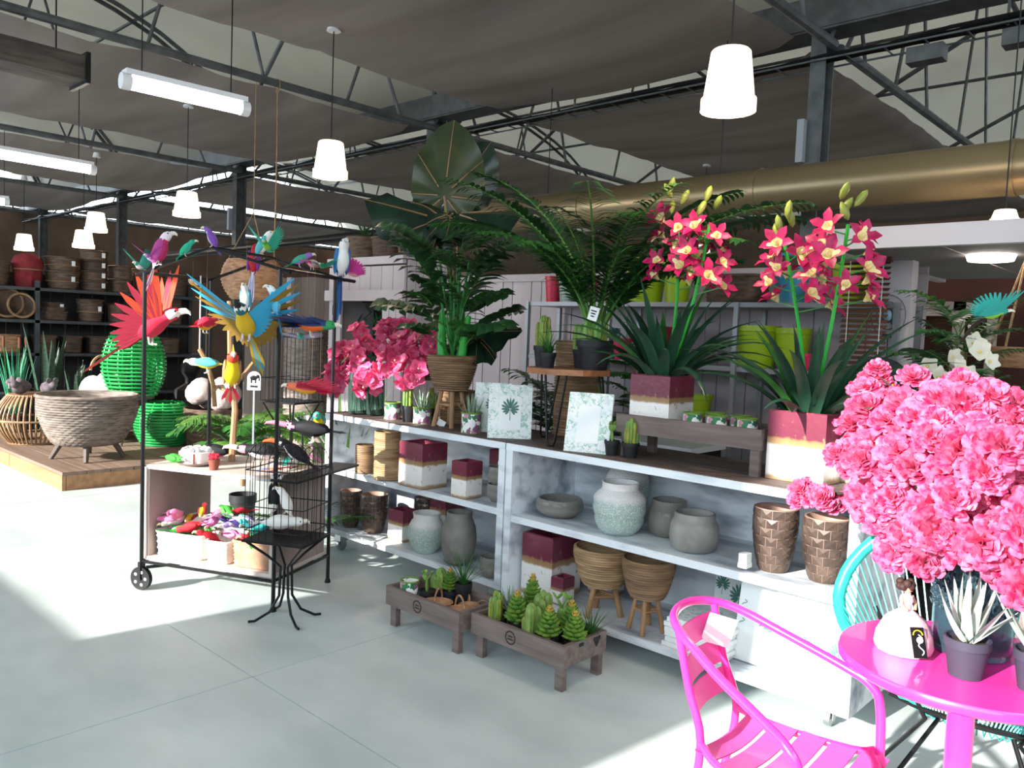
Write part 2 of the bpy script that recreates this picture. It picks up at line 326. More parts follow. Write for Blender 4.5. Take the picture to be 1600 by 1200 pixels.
# ---------------------------------------------------------------- the two painted shelf units
m_paint = mat('brushed_paint', '#e3e9ee', '#7f8998', rough=.65, sc=3.4, st=(.8, 2.4, 2.6), det=7, lo=.46, hi=.72, bump=.1)
m_paint2 = mat('brushed_paint_edge', '#e8eef2', '#a9b6c0', rough=.6, sc=6, st=(.4, 2, 2), det=6, lo=.5, hi=.8, bump=.1)
m_top = mat('worn_brown_wood', '#6b5b56', '#52443f', rough=.65, sc=5, st=(.5, 8, 8), det=6, bump=.15)
m_cast = mat('chrome', '#b5b8bb', rough=.25, metal=.9)
def unit(x0, x1, y0, dep, zs, label):
    """zs: undersides of bottom, middle and top boards"""
    w = x1-x0; t = T('shelf_unit', label, 'shelf', (x0, y0, 0)); th = .035
    zt = zs[2]+th; zb = zs[0]
    for i, (a, b) in enumerate(((0, .22), (.225, .5), (.505, dep))):      # top of three worn planks
        cut = w*(.55 if i % 2 == 0 else .4)
        for c, d in ((0, cut-.002), (cut+.002, w)):
            G().box(((c+d)/2, (a+b)/2+.004, zt-th*.35), (d-c, b-a, th*.7)).obj('top_plank', m_top, t)
    G().box((w/2, .01, zt-th/2-.004), (w, .028, th)).obj('front_edge', m_paint2, t)
    for k, z in enumerate(zs[:2]): G().box((w/2, dep/2, z+th/2), (w-.04, dep-.01, th)).obj('shelf_board', m_paint, t)
    for x in (.0225, w-.0225): G().box((x, dep/2, (zt-th+zb)/2), (.045, dep, zt-th-zb)).obj('side_panel', m_paint, t)
    G().box((w/2, dep-.01, (zt-th+zb)/2), (w-.09, .02, zt-th-zb)).obj('back_panel', m_paint, t)
    G().box((.16, .03, zs[1]+.5*(zs[2]-zs[1])+.12), (.2, .02, .12)).obj('corner_block', m_paint, t) if False else None
    for x in (.1, w-.1):
        for y in (.08, dep-.08):
            c = G(); c.tube([(x-.012, y, .038), (x+.012, y, .038)], .037, 14); c.box((x, y, .07), (.04, .05, .012)); c.box((x-.017, y, .055), (.004, .03, .05)); c.box((x+.017, y, .055), (.004, .03, .05))
            c.box((x, y, (zb+.07)/2), (.06, .06, zb-.065)); c.obj('castor', m_cast, t)
    return t
SD = .56
unit(-4.56, -2.905, 3.1, SD, (.125, .528, .892), 'white brush-painted three-tier shelf unit behind the bird cart')
unit(-2.895, -1.06, 3.1, SD, (.085, .509, .892), 'white brush-painted three-tier shelf unit beside the pink table')
ZT = .923; A1, A2 = .164, .565; B1, B2 = .121, .545     # standing heights: top, unit 1 bottom/middle, unit 2 bottom/middle

m_glaze = zramp('maroon_glaze', [(0, '#a5835f'), (.05, '#a98d6d'), (.1, '#e6e1dc'), (.5, '#eeeae6'), (.535, '#a5855f'), (.6, '#97744f'), (.63, '#6e2a3e'), (1, '#762e42')], rough=.3, nsc=5, amp=.1, spots=('#9c8266', .62, .74), coat=.3)
m_inner = mat('dark_clay', '#4a2a2c', rough=.7)
def sq_pot(c, label, group=None, name='square_planter'):
    x, y, z, sx, sy, h = c; sy = min(sy, sx*1.15); k = .018
    g = G(); a, b = sx/2, sy/2
    ring = lambda p, q, zz: [(-p, -q, zz), (p, -q, zz), (p, q, zz), (-p, q, zz)]
    vs = ring(a-.004, b-.004, 0)+ring(a, b, .006)+ring(a, b, h-.005)+ring(a-.004, b-.004, h)+ring(a-k, b-k, h)+ring(a-k, b-k, h*.72)
    fs = [(3, 2, 1, 0)]
    for i in range(5): fs += [(4*i+j, 4*i+(j+1) % 4, 4*i+4+(j+1) % 4, 4*i+4+j) for j in range(4)]
    g.add(vs, fs); g.add(ring(a-k, b-k, h*.72), [(0, 1, 2, 3)], 1)
    return tag(g.obj(name, [m_glaze, m_inner], None, (x-a, y+b, z), ang=30), label, 'planter', group)
m_copper = mat('hammered_bronze', '#4a3d37', '#6b5a50', rough=.33, metal=.35, sc=9, rnd=.15); m_grout = mat('bronze_seam', '#a88a7c', rough=.5, metal=.2)
TILES = {}
def copper_vase(c, label, tiles=True):
    x, y, z, r, h = c; t = T('hammered_vase', label, 'vase', (x, y, z), group='bronze scale vases')
    R = lambda u: r*(.62+.38*min(1, sin(u*pi*.62)**.75)) if u < .8 else r*(.985+.015*(1-u)/.2)
    pf = [(0, 0)]+[(R(i/14)*.97, h*i/14) for i in range(15)]+[(r*.86, h), (r*.8, h*.6), (0, h*.6)]
    G().lathe(pf, 24).obj('body', m_grout, t)
    rows, n = 7, 12
    for i in range(rows):
        u0, u1 = i/rows*.99+.004, (i+1)/rows*.99
        for j in range(n):
            w = 2*pi*(j+.5*(i % 2))/n; hw = pi/n*.93; g = G(); vs = []
            for uu, rr in ((u0, 1.0), (u1, 1.0)):
                for ww in (-hw, hw): vs.append((R(uu)*cos(w+ww), R(uu)*sin(w+ww), h*uu))
            um = (u0+u1)/2; q = R(um)*1.02; vs.append((q*cos(w), q*sin(w), h*um))
            key = (i, j)
            g.add(vs, [(0, 1, 4), (1, 3, 4), (3, 2, 4), (2, 0, 4)]); g.obj('scale', m_copper, t, smooth=False)
    return t
m_bamboo = mat('bamboo_strip', '#9a7c5c', '#6e553f', rough=.55, sc=7, st=(1, 1, 9), det=5, rnd=.08)
m_bamboo_l = mat('bamboo_pale', '#b59a74', '#86694a', rough=.55, sc=7, st=(1, 1, 9), det=5)
m_pole = mat('peeled_branch', '#b08a63', '#8f6c4b', rough=.6, sc=9, st=(3, 3, .5))
def ringed(R, h, n, amp=.0025):
    """profile of n bound canes: R(u) radius at height u"""
    pf = [(0, 0)]
    for i in range(n):
        for q, d in ((.05, -amp), (.5, amp), (.95, -amp)): pf.append((R((i+q)/n)+d, h*(i+q)/n))
    return pf
def bamboo_pot(c, label, R=None, m=None, rows=20, name='bamboo_pot', group=None):
    x, y, z, r, h = c; R = R or (lambda u: r*(.97+.03*u)); R2 = lambda u: R(u)
    pf = ringed(R2, h, rows, r*.018+.001)+[(R(1)*.93, h), (R(.6)*.9, h*.55), (0, h*.55)]
    o = G().lathe(pf, 30, mf=None).obj(name, m or m_bamboo, None, (x, y, z), ang=70)
    return tag(o, label, 'planter', group)
def bowl_stand(c, hs, label, nl=3, m=None, rz=0, tuck=.55):
    """bamboo bowl r,h on a branch stand of height hs"""
    x, y, z, r, h = c; t = T('bamboo_planter', label, 'planter', (x, y, z), rz)
    R = lambda u: r*(.55+.45*min(1, (u*1.25))**.55) if u < .8 else r
    pf = ringed(R, h-hs, 16, r*.022+.001); pf = [(a, b+hs) for a, b in pf]+[(r*.93, h), (r*.84, hs+(h-hs)*.5), (0, hs+(h-hs)*.5)]
    G().lathe(pf, 30).obj('bowl', m or m_bamboo, t, ang=70)
    for k in range(nl):
        w = 2*pi*k/nl+.4; a = V((cos(w)*r*.34, sin(w)*r*.34, hs+.03)); b = V((cos(w)*r*.66, sin(w)*r*.66, .0))
        G().tube([a, b], [r*.085, r*.1], 8).obj('leg', m_pole, t)
        w2 = w+2*pi/nl; f_ = .45; p = a.lerp(b, f_); q = V((cos(w2)*r*.34, sin(w2)*r*.34, hs+.03)).lerp(V((cos(w2)*r*.66, sin(w2)*r*.66, 0)), f_)
        G().tube([p, q], r*.06, 7).obj('crossbar', m_pole, t)
    return t
def vase(c, label, prof, m, name='vase', fn=None, cat='vase', n=32, group=None, ang=50):
    x, y, z, r, h = c
    return tag(G().lathe([(a*r, b*h) for a, b in prof], n, fn=fn).obj(name, m, None, (x, y, z), ang=ang), label, cat, group)
m_greyp = mat('grey_stoneware', '#8a8782', '#75726d', rough=.45, sc=14, det=5, bump=.25)
m_greyp2 = mat('pale_stoneware', '#9d9c96', '#83817c', rough=.5, sc=11, det=6, bump=.3)
m_greyt = zramp('carved_stoneware', [(0, '#7d7a72'), (.5, '#8f8b83'), (.7, '#7b7871'), (1, '#8a8881')], rough=.35, nsc=30, amp=.05, spots=('#4f4c48', .55, .7), coat=.3, bump=.6)
m_crust = zramp('crusted_glaze', [(0, '#b9cfc6'), (.3, '#a3bdb2'), (.62, '#b4c8bf'), (.74, '#f3efec'), (1, '#f6f2ef')], rough=.6, nsc=26, amp=.12, spots=('#f1f1ee', .52, .62), bump=.9)
P_cube_g = 'maroon and white square planters'

# unit 1, middle board
bamboo_pot((-4.206,3.167,0.565,0.064,0.184), 'short dark bamboo-wrapped cylinder pot beside taller pale one', rows=16)
bamboo_pot((-3.95,3.143,0.565,0.082,0.3), 'tall pale bamboo-wrapped cylinder pot beside large maroon planter', m=m_bamboo_l, rows=26)
sq_pot((-3.549,3.084,0.565,0.212,0.197,0.268), 'large maroon and white square planter beside tall bamboo cylinder')
sq_pot((-3.20, 3.46, A2, .17, .17, .24), 'maroon square planter behind, with a white price sticker')
tag(G().box((0, 0, 0), (.045, .002, .03)).obj('price_sticker', mat('sticker', '#f2f2f2', rough=.6), None, (-3.27, 3.456, A2+.16)), 'small white price sticker on a maroon planter', 'sticker')
sq_pot((-3.2,3.107,0.565,0.121,0.126,0.209), 'small maroon and white square planter beside two stacked grey bowls')
bowl = [(0, 0), (.62, 0), (.93, .3), (1, .6), (.95, .85), (.9, 1), (.84, 1), (.86, .8), (.8, .3), (0, .2)]
b_ = (-3.066,3.235,0.565,0.07,0.099)
vase(b_, 'lower grey stoneware bowl in a stack of two', bowl, m_greyt, 'bowl', cat='bowl')
vase((b_[0], b_[1], b_[2]+b_[4]*.985, b_[3], b_[4]), 'upper grey stoneware bowl in a stack of two', bowl, m_greyt, 'bowl', cat='bowl')
# unit 1, bottom board
copper_vase((-4.42,3.222,0.164,0.073,0.246), 'bronze scale vase at the end by the castor')
copper_vase((-4.207,3.252,0.164,0.093,0.252), 'bronze scale vase next to the small maroon planter on the low board')
copper_vase((-3.98, 3.5, A1, .075, .24), 'bronze scale vase at the back of the low board')
sq_pot((-3.72, 3.44, A1, .15, .15, .33), 'maroon square planter at the back behind the small one')
sq_pot((-3.871,3.22,0.164,0.147,0.126,0.195), 'small maroon and white square planter on low board beside crusted vase')
urn = [(0, 0), (.55, 0), (.82, .18), (1, .45), (.97, .62), (.8, .8), (.7, .85), (.72, .97), (.75, 1), (.66, 1), (.62, .86), (.7, .7), (.6, .3), (0, .2)]
vase((-3.636,3.211,0.164,0.115,0.237), 'white-necked pale green crusted vase on the low board', urn, m_crust)
tallv = [(0, 0), (.55, 0), (.78, .06), (.95, .3), (1, .5), (.92, .72), (.76, .86), (.7, .9), (.72, .98), (.72, 1), (.64, 1), (.62, .9), (.7, .7), (0, .3)]
vase((-3.333,3.194,0.164,0.104,0.3), 'tall matt grey stoneware vase on the low board', tallv, m_greyp)
vase((-3.17, 3.48, A1, .075, .2), 'grey pot behind the tall stoneware vase', [(0, 0), (.7, 0), (1, .4), (.9, .9), (.85, 1), (.75, 1), (.8, .5), (0, .3)], m_greyp)
vase((-3.055, 3.34, A1, .085, .1), 'smooth grey bowl near the post', bowl, m_greyp, 'bowl', cat='bowl')
vase((-3.03, 3.165, A1, .072, .11), 'rippled grey bowl beside the post', bowl, m_greyt, 'bowl', cat='bowl')
# unit 2, middle board
vase((-2.683,3.303,0.545,0.129,0.096), 'wide carved grey bowl on the upper board', bowl, m_greyt, 'bowl', cat='bowl')
ridge = [(0, 0), (.6, 0), (.78, .1), (.9, .22), (.93, .3), (.9, .32), (.99, .45), (1, .52), (.97, .54), (.99, .68), (.93, .74), (.9, .76), (.75, .84), (.68, .87), (.68, .97), (.72, 1), (.64, 1), (.6, .87), (.7, .7), (0, .3)]
vase((-2.263,3.252,0.545,0.131,0.254), 'ridged white and mint crusted vase in front of its twin', ridge, m_crust)
vase((-2.40, 3.51, B2, .115, .325), 'ridged white and mint crusted vase standing behind its twin', ridge, m_crust)
gpot = [(0, 0), (.72, 0), (.92, .08), (1, .35), (.97, .65), (.88, .8), (.83, .83), (.83, .98), (.8, 1), (.75, 1), (.75, .84), (.8, .5), (0, .3)]
vase((-2.083,3.414,0.545,0.102,0.175), 'dimpled grey stoneware pot behind the paler one', gpot, m_greyt)
vase((-1.855,3.267,0.545,0.112,0.174), 'pale grey stoneware pot with a paper label inside', gpot, m_greyp2)
tag(G().box((0, 0, 0), (.04, .05, .02)).box((0, .0, .03), (.036, .046, .04)).obj('paper_carton', mat('carton', '#eef0ee', rough=.7), None, (-1.528,3.122,0.575)), 'small white carton behind the scale vase', 'carton')
copper_vase((-1.462,3.25,0.545,0.094,0.27), 'large bronze scale vase standing beside the grey pots')
copper_vase((-1.254,3.273,0.545,0.094,0.263), 'large bronze scale vase standing beside the end panel')
# unit 2, bottom board
sq_pot((-2.617,3.182,0.121,0.211,0.355,0.33), 'largest maroon and white square planter beneath the carved grey bowl')
sq_pot((-2.527,3.167,0.121,0.081,0.11,0.143), 'smallest maroon and white square planter in front of the largest one')
sq_pot((-2.45, 3.46, B1, .14, .14, .24), 'maroon and white square planter half hidden behind a bamboo bowl')
bowl_stand((-2.33, 3.235, B1, .15, .345), .15, 'wide pale bamboo bowl on a branch tripod stand', m=m_bamboo_l)
bowl_stand((-2.055, 3.215, B1, .125, .35), .16, 'narrower brown bamboo bowl on a branch tripod stand', nl=4)


# ---------------------------------------------------------------- plant kit
m_npot = mat('black_pot_plastic', '#1d1e22', rough=.55); m_soil = mat('soil', '#2a2019', '#3c2f25', rough=1, sc=60)
m_gpot = mat('dark_grey_pot', '#3a3848', rough=.6)
m_leafd = mat('dark_leaf', '#2a4d2c', '#3f6a3e', rough=.4, sc=9, tl=.15, rnd=.25)
m_leafg = mat('green_leaf', '#3f7a34', '#2c5f2c', rough=.4, sc=9, tl=.25, rnd=.25)
m_leafy = mat('light_leaf', '#6f9a48', '#4f7f38', rough=.45, sc=9, tl=.3, rnd=.2)
m_aloe = mat('aloe_leaf', '#8fa58c', '#6f8a70', rough=.5, sc=12); m_aloep = mat('aloe_pale', '#c4cbc2', '#a3b0a6', rough=.5, sc=12)
m_succ = mat('succulent_green', '#7f9f3e', '#4f8038', rough=.45, sc=25); m_succo = mat('succulent_tip', '#c8924a', '#a89a3e', rough=.45, sc=25)
m_cact = mat('cactus_green', '#5f8a3c', '#7fa050', rough=.5, sc=30); m_cactb = mat('cactus_tan', '#a5854e', '#7d8a45', rough=.5, sc=18, st=(1, 1, .4))
m_cacty = mat('cactus_yellow', '#8f9a3c', '#6d7d2e', rough=.5, sc=30)
def nursery(par, r, h, m=None, loc=(0, 0, 0)):
    o = G().lathe([(0, 0), (r*.72, 0), (r*.93, h*.78), (r, h*.78), (r, h), (r*.9, h), (r*.86, h*.85)], 20, cap=False).obj('pot', m or m_npot, par, loc)
    G().lathe([(r*.88, h*.86), (r*.4, h*.89), (0, h*.9)], 16).obj('soil', m_soil, par, loc)
    return h*.88
def blade(L, w, lean, curve, az=0, n=6):
    P = []; x = z = 0; a = pi/2-lean
    for i in range(n+1):
        P.append((x*cos(az), x*sin(az), z)); a -= curve/n; x += L/n*cos(a); z += L/n*sin(a)
    return P
def plant(kind, R, h, rr):
    """one plant body as a builder, standing at z=0, reach R, height h"""
    g = G()
    if kind == 'tower':
        lv = 8
        for k in range(lv):
            q = k/(lv-1); rad = R*(1-.62*q**1.5)
            for j in range(6):
                w = 2*pi*j/6+k*.52; tl = .35+.8*q
                d = V((cos(w)*cos(tl), sin(w)*cos(tl), sin(tl)))
                Rm = d.to_track_quat('X', 'Z').to_matrix()
                g.ball(V((0, 0, h*(.08+.8*q)))+d*rad*.5, (rad*.52, rad*.3, rad*.13), Rm, 6, 4, 1 if q > .75 else 0)
        g.tube([(0, 0, 0), (0, 0, h*.9)], R*.2, 6)
        return g, [m_succ, m_succo]
    if kind == 'ribs':
        for k in range(5):
            w = 2.4*k; a = R*.5 if k else 0; hh = h*(1-.12*k*rr.random()); rad = R*.36
            pf = [(rad*.85, 0)]+[(rad*(1 if u < .75 else math.sqrt(max(.02, 1-((u-.75)/.25)**2))), hh*u) for u in [i/8 for i in range(1, 9)]]
            g.lathe(pf, 20, (a*cos(w), a*sin(w), 0), fn=lambda t_, i: rad*.13*cos(7*t_))
            for j in range(7):
                t_ = 2*pi*j/7
                g.tube([(a*cos(w)+rad*1.12*cos(t_)*s_, a*sin(w)+rad*1.12*sin(t_)*s_, hh*u) for u, s_ in ((.02, .9), (.4, 1), (.75, 1), (.93, .65))], rad*.07, 4, 1)
        return g, [m_cact, m_cactb]
    if kind == 'pads':
        def pad(p, s_, az, lean, d):
            dr = V((sin(lean)*cos(az), sin(lean)*sin(az), cos(lean))); Rm = dr.to_track_quat('Z', 'Y').to_matrix() @ RZ(az*1.7)
            g.ball(V(p)+dr*s_*.9, (s_*.62, s_*.2, s_), Rm, 10, 6)
            for k in range(6): g.ball(V(p)+dr*s_*.9+Rm @ V((s_*.45*cos(k*2.4), s_*.19, s_*.6*sin(k*1.9))), s_*.05, None, 4, 3, 1)
            if d:
                for k in range(2 if d > 1 else rr.randint(1, 2)): pad(V(p)+dr*s_*1.7, s_*.68, az+rr.uniform(-1.2, 1.2)+k*2.6, min(.8, lean*.5+.45), d-1)
        pad((0, 0, 0), h*.27, rr.uniform(0, 6), .1, 2)
        return g, [m_cact, m_cacty]
    if kind == 'cluster':
        for k in range(9):
            w = 2.4*k; a = R*.62*math.sqrt(k/9); hh = h*(1-.45*k/9+.15*rr.random()); rad = R*.2
            g.lathe([(rad*.8, 0), (rad, hh*.3), (rad, hh*.85), (rad*.6, hh*.97), (0, hh)], 12, (a*cos(w), a*sin(w), 0), fn=lambda t_, i: rad*.2*cos(6*t_), m=k % 2)
        return g, [m_cacty, m_cact]
    if kind in ('aloe', 'palealoe', 'agave'):
        n = {'aloe': 15, 'palealoe': 16, 'agave': 26}[kind]
        for k in range(n):
            q = k/n; w = 2.4*k; L = h*(1.05-.25*q*rr.random()); lean = .12+.75*q
            P = blade(L, 0, lean, (-.25 if kind != 'agave' else .25)+.3*rr.random(), w, 5); ww = R*(.17 if kind != 'agave' else .07)
            g.leaf(P, [ww*.9, ww, ww*.9, ww*.7, ww*.4, .001], (-sin(w), cos(w), 0), .55)
        return g, [m_aloe if kind == 'aloe' else m_aloep if kind == 'palealoe' else m_leafg]
    if kind == 'ferny':
        for k in range(16):
            w = 2.4*k; P = blade(h*1.1*(.7+.3*rr.random()), 0, .2+.6*k/16, .5, w, 5)
            g.leaf(P, [R*.1]*4+[R*.05, .001], (-sin(w), cos(w), 0), .3)
        return g, [m_leafy]
def potted(kind, c, label, hp=.4, group=None, mp=None, name='potted_cactus', cat='potted plant', spread=1.15, seed=None):
    x, y, z, r, h = c; rr = random.Random(seed if seed is not None else int(abs(x*911+y*517)*10))
    t = T(name, label, cat, (x, y, z), rr.uniform(0, 6), group); zs = nursery(t, r, h*hp, mp)
    g, ms = plant(kind, r*spread, h-zs, rr); g.obj({'aloe': 'leaves', 'palealoe': 'leaves', 'agave': 'leaves', 'ferny': 'leaves'}.get(kind, 'stem'), ms, t, (0, 0, zs), ang=60)
    return t
m_tin = cells('floral_tin', '#ffffff', ['#f1f1ee', '#f1f1ee', '#2f7a4a', '#f3eeee', '#c88a9a', '#f1f1ee', '#6a9a5a', '#efe8ea', '#8a5a7a'], sc=38)
m_tinrim = mat('tin_rim', '#6d8f3a', rough=.4); m_tinin = mat('tin_inside', '#d8d8d2', rough=.4, metal=.2)
def tin(c, label, fill=None, group='floral print tins', hp=.62):
    x, y, z, r, h = c; t = T('floral_tin', label, 'tin pot', (x, y, z), group=group); hh = h*hp if fill else h
    G().lathe([(0, 0), (r*.95, 0), (r*.95, hh*.9), (r*.92, hh*.9), (r*.9, hh*.3), (0, hh*.3)], 24).obj('body', m_tin, t)
    G().tube([(r*cos(w)*.97, r*sin(w)*.97, hh*.94) for w in [2*pi*i/24 for i in range(24)]], r*.08, 6, 0, True).obj('rim', m_tinrim, t)
    G().tube([(r*cos(w)*.96, r*sin(w)*.96, hh*.03) for w in [2*pi*i/24 for i in range(24)]], r*.05, 6, 0, True).obj('base_band', m_tinrim, t)
    if fill:
        g, ms = plant(fill, r, h-hh*.6, random.Random(int(abs(x)*1000))); g.obj('leaves' if fill in ('aloe', 'agave') else 'stem', ms, t, (0, 0, hh*.55), ang=60); G().lathe([(r*.9, hh*.55), (0, hh*.6)], 16).obj('soil', m_soil, t)
    return t
FR = {}
def frond(L, nl, wl, ww, droop, m, lean=.0, seed=0, fold=.15, tip=.35):
    """compound leaf growing along +X and up: midrib and paired leaflets, one mesh"""
    key = (L, nl, wl, ww, droop, m.name, lean, seed)
    if key in FR: return FR[key]
    rr = random.Random(seed); g = G(); P = [V(p) for p in blade(L, 0, lean, droop, 0, 24)]
    g.tube(P, [L*.008*(1-.8*i/24)+.001 for i in range(25)], 5, 1)
    for k in range(nl):
        u = .2+.8*(k+.5)/nl; i = min(23, int(u*24)); p = P[i].lerp(P[i+1], u*24-i); d = (P[i+1]-P[i]).normalized()
        l = wl*(sin(pi*(.12+.80*u))**.6)*(1-(1-tip)*max(0, u-.75)*2)*rr.uniform(.9, 1.05)
        for s_ in (-1, 1):
            sd_ = V((0, s_, 0)); out = (sd_*.85+d*.55+V((0, 0, -.12+rr.uniform(-.12, .12)))).normalized()
            Q = [p, p+out*l*.35+V((0, 0, l*.03)), p+out*l*.7+V((0, 0, -l*.02)), p+out*l+V((0, 0, -l*.16))]
            g.leaf(Q, [ww*.35, ww, ww*.8, .001], out.cross(V((0, 0, 1))), fold)
    FR[key] = g.mesh('frond', [m, m_leafy], 60); return FR[key]
def fan(t, specs, loc=(0, 0, 0), name='frond'):
    for me, az, sc, tilt in specs: link(name, me, t, loc, (0, tilt, az), sc)
m_stem = mat('green_stem', '#3f8f3f', '#2f6f34', rough=.4); m_stemp = mat('pink_stem', '#8a4a4a', '#6f7a3a', rough=.4, sc=6, st=(1, 1, 1)); m_bright = mat('bright_stem', '#2fa83a', rough=.4)
m_eard = mat('elephant_ear_leaf', '#2a3a22', '#3f4526', rough=.35, sc=5, tl=.12); m_earb = mat('elephant_ear_dark', '#14231b', '#1f3a2a', rough=.3, sc=4); m_vein = mat('leaf_vein', '#8a6a4a', rough=.5)
def heart(L, W, m, wave=.04, cup=.12):
    """big heart-shaped leaf with raised veins, base at origin, tip at +X"""
    g = G(); n = 16; rings = 5; vs = [(0, 0, 0)]; pts = []
    for k in range(2*n+1):
        w = -pi+2*pi*k/(2*n); a = abs(w)
        r = L*(.36+.64*((1-a/pi)**1.7)) if a < pi*.88 else L*(.375-.33*(a/pi-.88)/.12)
        pts.append((r*cos(w)*(1 if a < pi/2 else .85), r*sin(w)*W/L*1.3))
    for q in range(1, rings+1):
        u = q/rings
        for k, (x, y) in enumerate(pts): vs.append((x*u, y*u, -cup*L*u*u*abs(y)/W+wave*L*u*sin(k*1.9)*u+.01*L*cos(k*3.1)*u))
    c = 2*n+1; fs = [(0, 1+k, 2+k) for k in range(2*n)]
    for q in range(rings-1): fs += [(1+q*c+k, 1+(q+1)*c+k, 2+(q+1)*c+k, 2+q*c+k) for k in range(2*n)]
    g.add(vs, fs)
    for k in (4, 8, 12, 16, 20, 24, 28): g.tube([V(vs[1+q*c+k])*1.0+V((0, 0, .003)) for q in range(rings)], [L*.012*(1-q/rings*.8) for q in range(rings)], 4, 1)
    return g.mesh('leaf', [m, m_vein], 70)
def place_leaf(t, me, p, tip, up=(0, 0, 1), name='leaf', sc=1):
    """leaf base at p, tip direction and face normal given"""
    x = V(tip).normalized(); z = (V(up)-x*V(up).dot(x)).normalized(); y = z.cross(x)
    o = link(name, me, t, p); o.rotation_euler = Matrix((x, y, z)).transposed().to_euler(); o.scale = (sc,)*3; return o

# ---------------------------------------------------------------- on top of unit 1
m_glass = mat('green_glass', '#9fc4b4', rough=.05, tm=.92, ior=1.3); m_water = mat('water', '#cfe0d8', rough=.02, tm=1, ior=1.2)
m_orch = mat('orchid_petal', '#f288ae', '#df4a82', rough=.5, sc=30, tl=.3, rnd=.22); m_orchc = mat('orchid_heart', '#f2b9a0', rough=.5); m_pinkd = mat('orchid_magenta', '#d8377a', '#b81f5e', rough=.5, sc=30, tl=.25, rnd=.2)
def flower(R, petals, w, cup, m, mc, layers=1):
    g = G()
    for l in range(layers):
        for k in range(petals):
            a = 2*pi*(k+.5*l)/petals; d = V((cos(a), sin(a), 0)); r = R*(1-.28*l)
            P = [d*r*q+V((0, 0, r*(cup+.25*l)*q*q)) for q in (.05, .35, .7, 1)]
            g.leaf(P, [w*r*.3, w*r*.9, w*r, w*r*.25], d.cross(V((0, 0, 1))), .25)
    g.ball((0, 0, R*.12), (R*.18, R*.18, R*.14), None, 6, 4, 1)
    return g.mesh('flower', [m, mc], 80)
F_ORC = [flower(.058, 5, .5, .35, m_orch, m_orchc, 1), flower(.05, 5, .55, .6, m_orch, m_orchc, 2)]
VIEW = V((.68, -.73, .1))
def bloom(t, me, p, d, sc=1, name='flower'):
    o = link(name, me, t, p); o.rotation_euler = (V(d).to_track_quat('Z', 'Y').to_matrix() @ RZ(U(0, 6))).to_euler(); o.scale = (sc,)*3
def glass_vase(c, label, stems, name='glass_vase', m=None, prof=None, net=False):
    x, y, z, r, h = c; t = T(name, label, 'vase', (x, y, z))
    pf = prof or [(.55, 0), (.95, .03), (1, .12), (1, .55), (.8, .78), (.5, .9), (.52, 1)]
    G().lathe([(0, 0)]+[(a*r, b*h) for a, b in pf]+[(a*r-.006, max(.012, b*h)) for a, b in pf[::-1]]+[(0, .012)], 28).obj('glass', m or m_glass, t)
    return t
def sprays(t, spots, c, R, mesh, n, base, group=None, seed=1, sc=(.85, 1.15), flat=.5):
    """flowering stems arching out of a vase and dropping through clusters of blooms"""
    rr = random.Random(seed)
    for k, (tx, ty, tz) in enumerate(spots):
        b = V(base); e = V((tx, ty, tz)); mid = (b+e)/2; mid.z = max(b.z, e.z)+.06
        P = [b*(1-u)**2+mid*2*u*(1-u)+e*u*u for u in [i/8 for i in range(9)]]
        G().tube(P, .004, 5).obj('stem', m_stem, t)
        for i in range(n):
            w = rr.uniform(0, 2*pi); q = R*math.sqrt(rr.random()); v = rr.uniform(-R, R)
            p = e+V((q*cos(w), q*sin(w)*flat, v)); d = (p-e)*2/R+VIEW*1.2+V((rr.uniform(-.5, .5), rr.uniform(-.5, .5), rr.uniform(-.2, .5)))
            bloom(t, mesh[i % len(mesh)], p, d, rr.uniform(*sc))
va = (-4.389,3.241,0.923,0.073,0.421); vb = (-4.27,3.285,0.923,0.061,0.393)
t = glass_vase(va, 'larger green glass bottle vase holding pink orchids', 4)
t = T('orchid_bouquet', 'arching pink orchid sprays in the larger green bottle vase', 'flowers', va[:3])
sp = [V((-4.614,3.25,1.284)), V((-4.633,3.2,1.152)), V((-4.457,3.3,1.443)), V((-4.35,3.2,1.297)), V((-4.174,3.15,1.163))]
sprays(t, [s-V(va[:3]) for s in sp], 0, .085, F_ORC, 15, (0, 0, va[4]*.9), seed=3)
for k in range(6): G().tube([(.03*cos(k), .03*sin(k), .02), (.02*cos(k+2), .02*sin(k+2), va[4]*.9)], .003, 4).obj('stem', m_stem, t)
t = glass_vase(vb, 'smaller green glass bottle vase next to the floral tin', 4)
t = T('orchid_bouquet', 'arching pink orchid sprays in the smaller green vase', 'flowers', vb[:3])
sp = [V((-4.182,3.3,1.452)), V((-4.015,3.2,1.274)), V((-3.984,3.3,1.377)), V((-3.837,3.2,1.224)), V((-4.095,3.35,1.497)), V((-3.818,3.3,1.404))]
sprays(t, [s-V(vb[:3]) for s in sp], 0, .08, F_ORC, 14, (0, 0, vb[4]*.9), seed=5)
for k in range(6): G().tube([(.03*cos(k), .03*sin(k), .02), (.02*cos(k+2), .02*sin(k+2), vb[4]*.9)], .003, 4).obj('stem', m_stem, t)
tin((-4.037,3.245,0.923,0.055,0.116), 'floral print tin beside the green glass vase')
potted('cluster', (-3.872,3.232,0.923,0.04,0.265), 'tall thin cactus in black pot between two floral tins', .4)
tin((-3.766,3.261,0.923,0.059,0.218), 'floral print tin holding a spiky succulent behind bamboo planter leg', 'aloe', hp=.5)
potted('cluster', (-3.86, 3.42, ZT, .045, .2), 'slim cactus in black pot behind the floral tin', .42)
tin((-3.282,3.211,0.923,0.06,0.23), 'floral print tin with pale aloe beside the leaning frames', 'aloe', hp=.55)
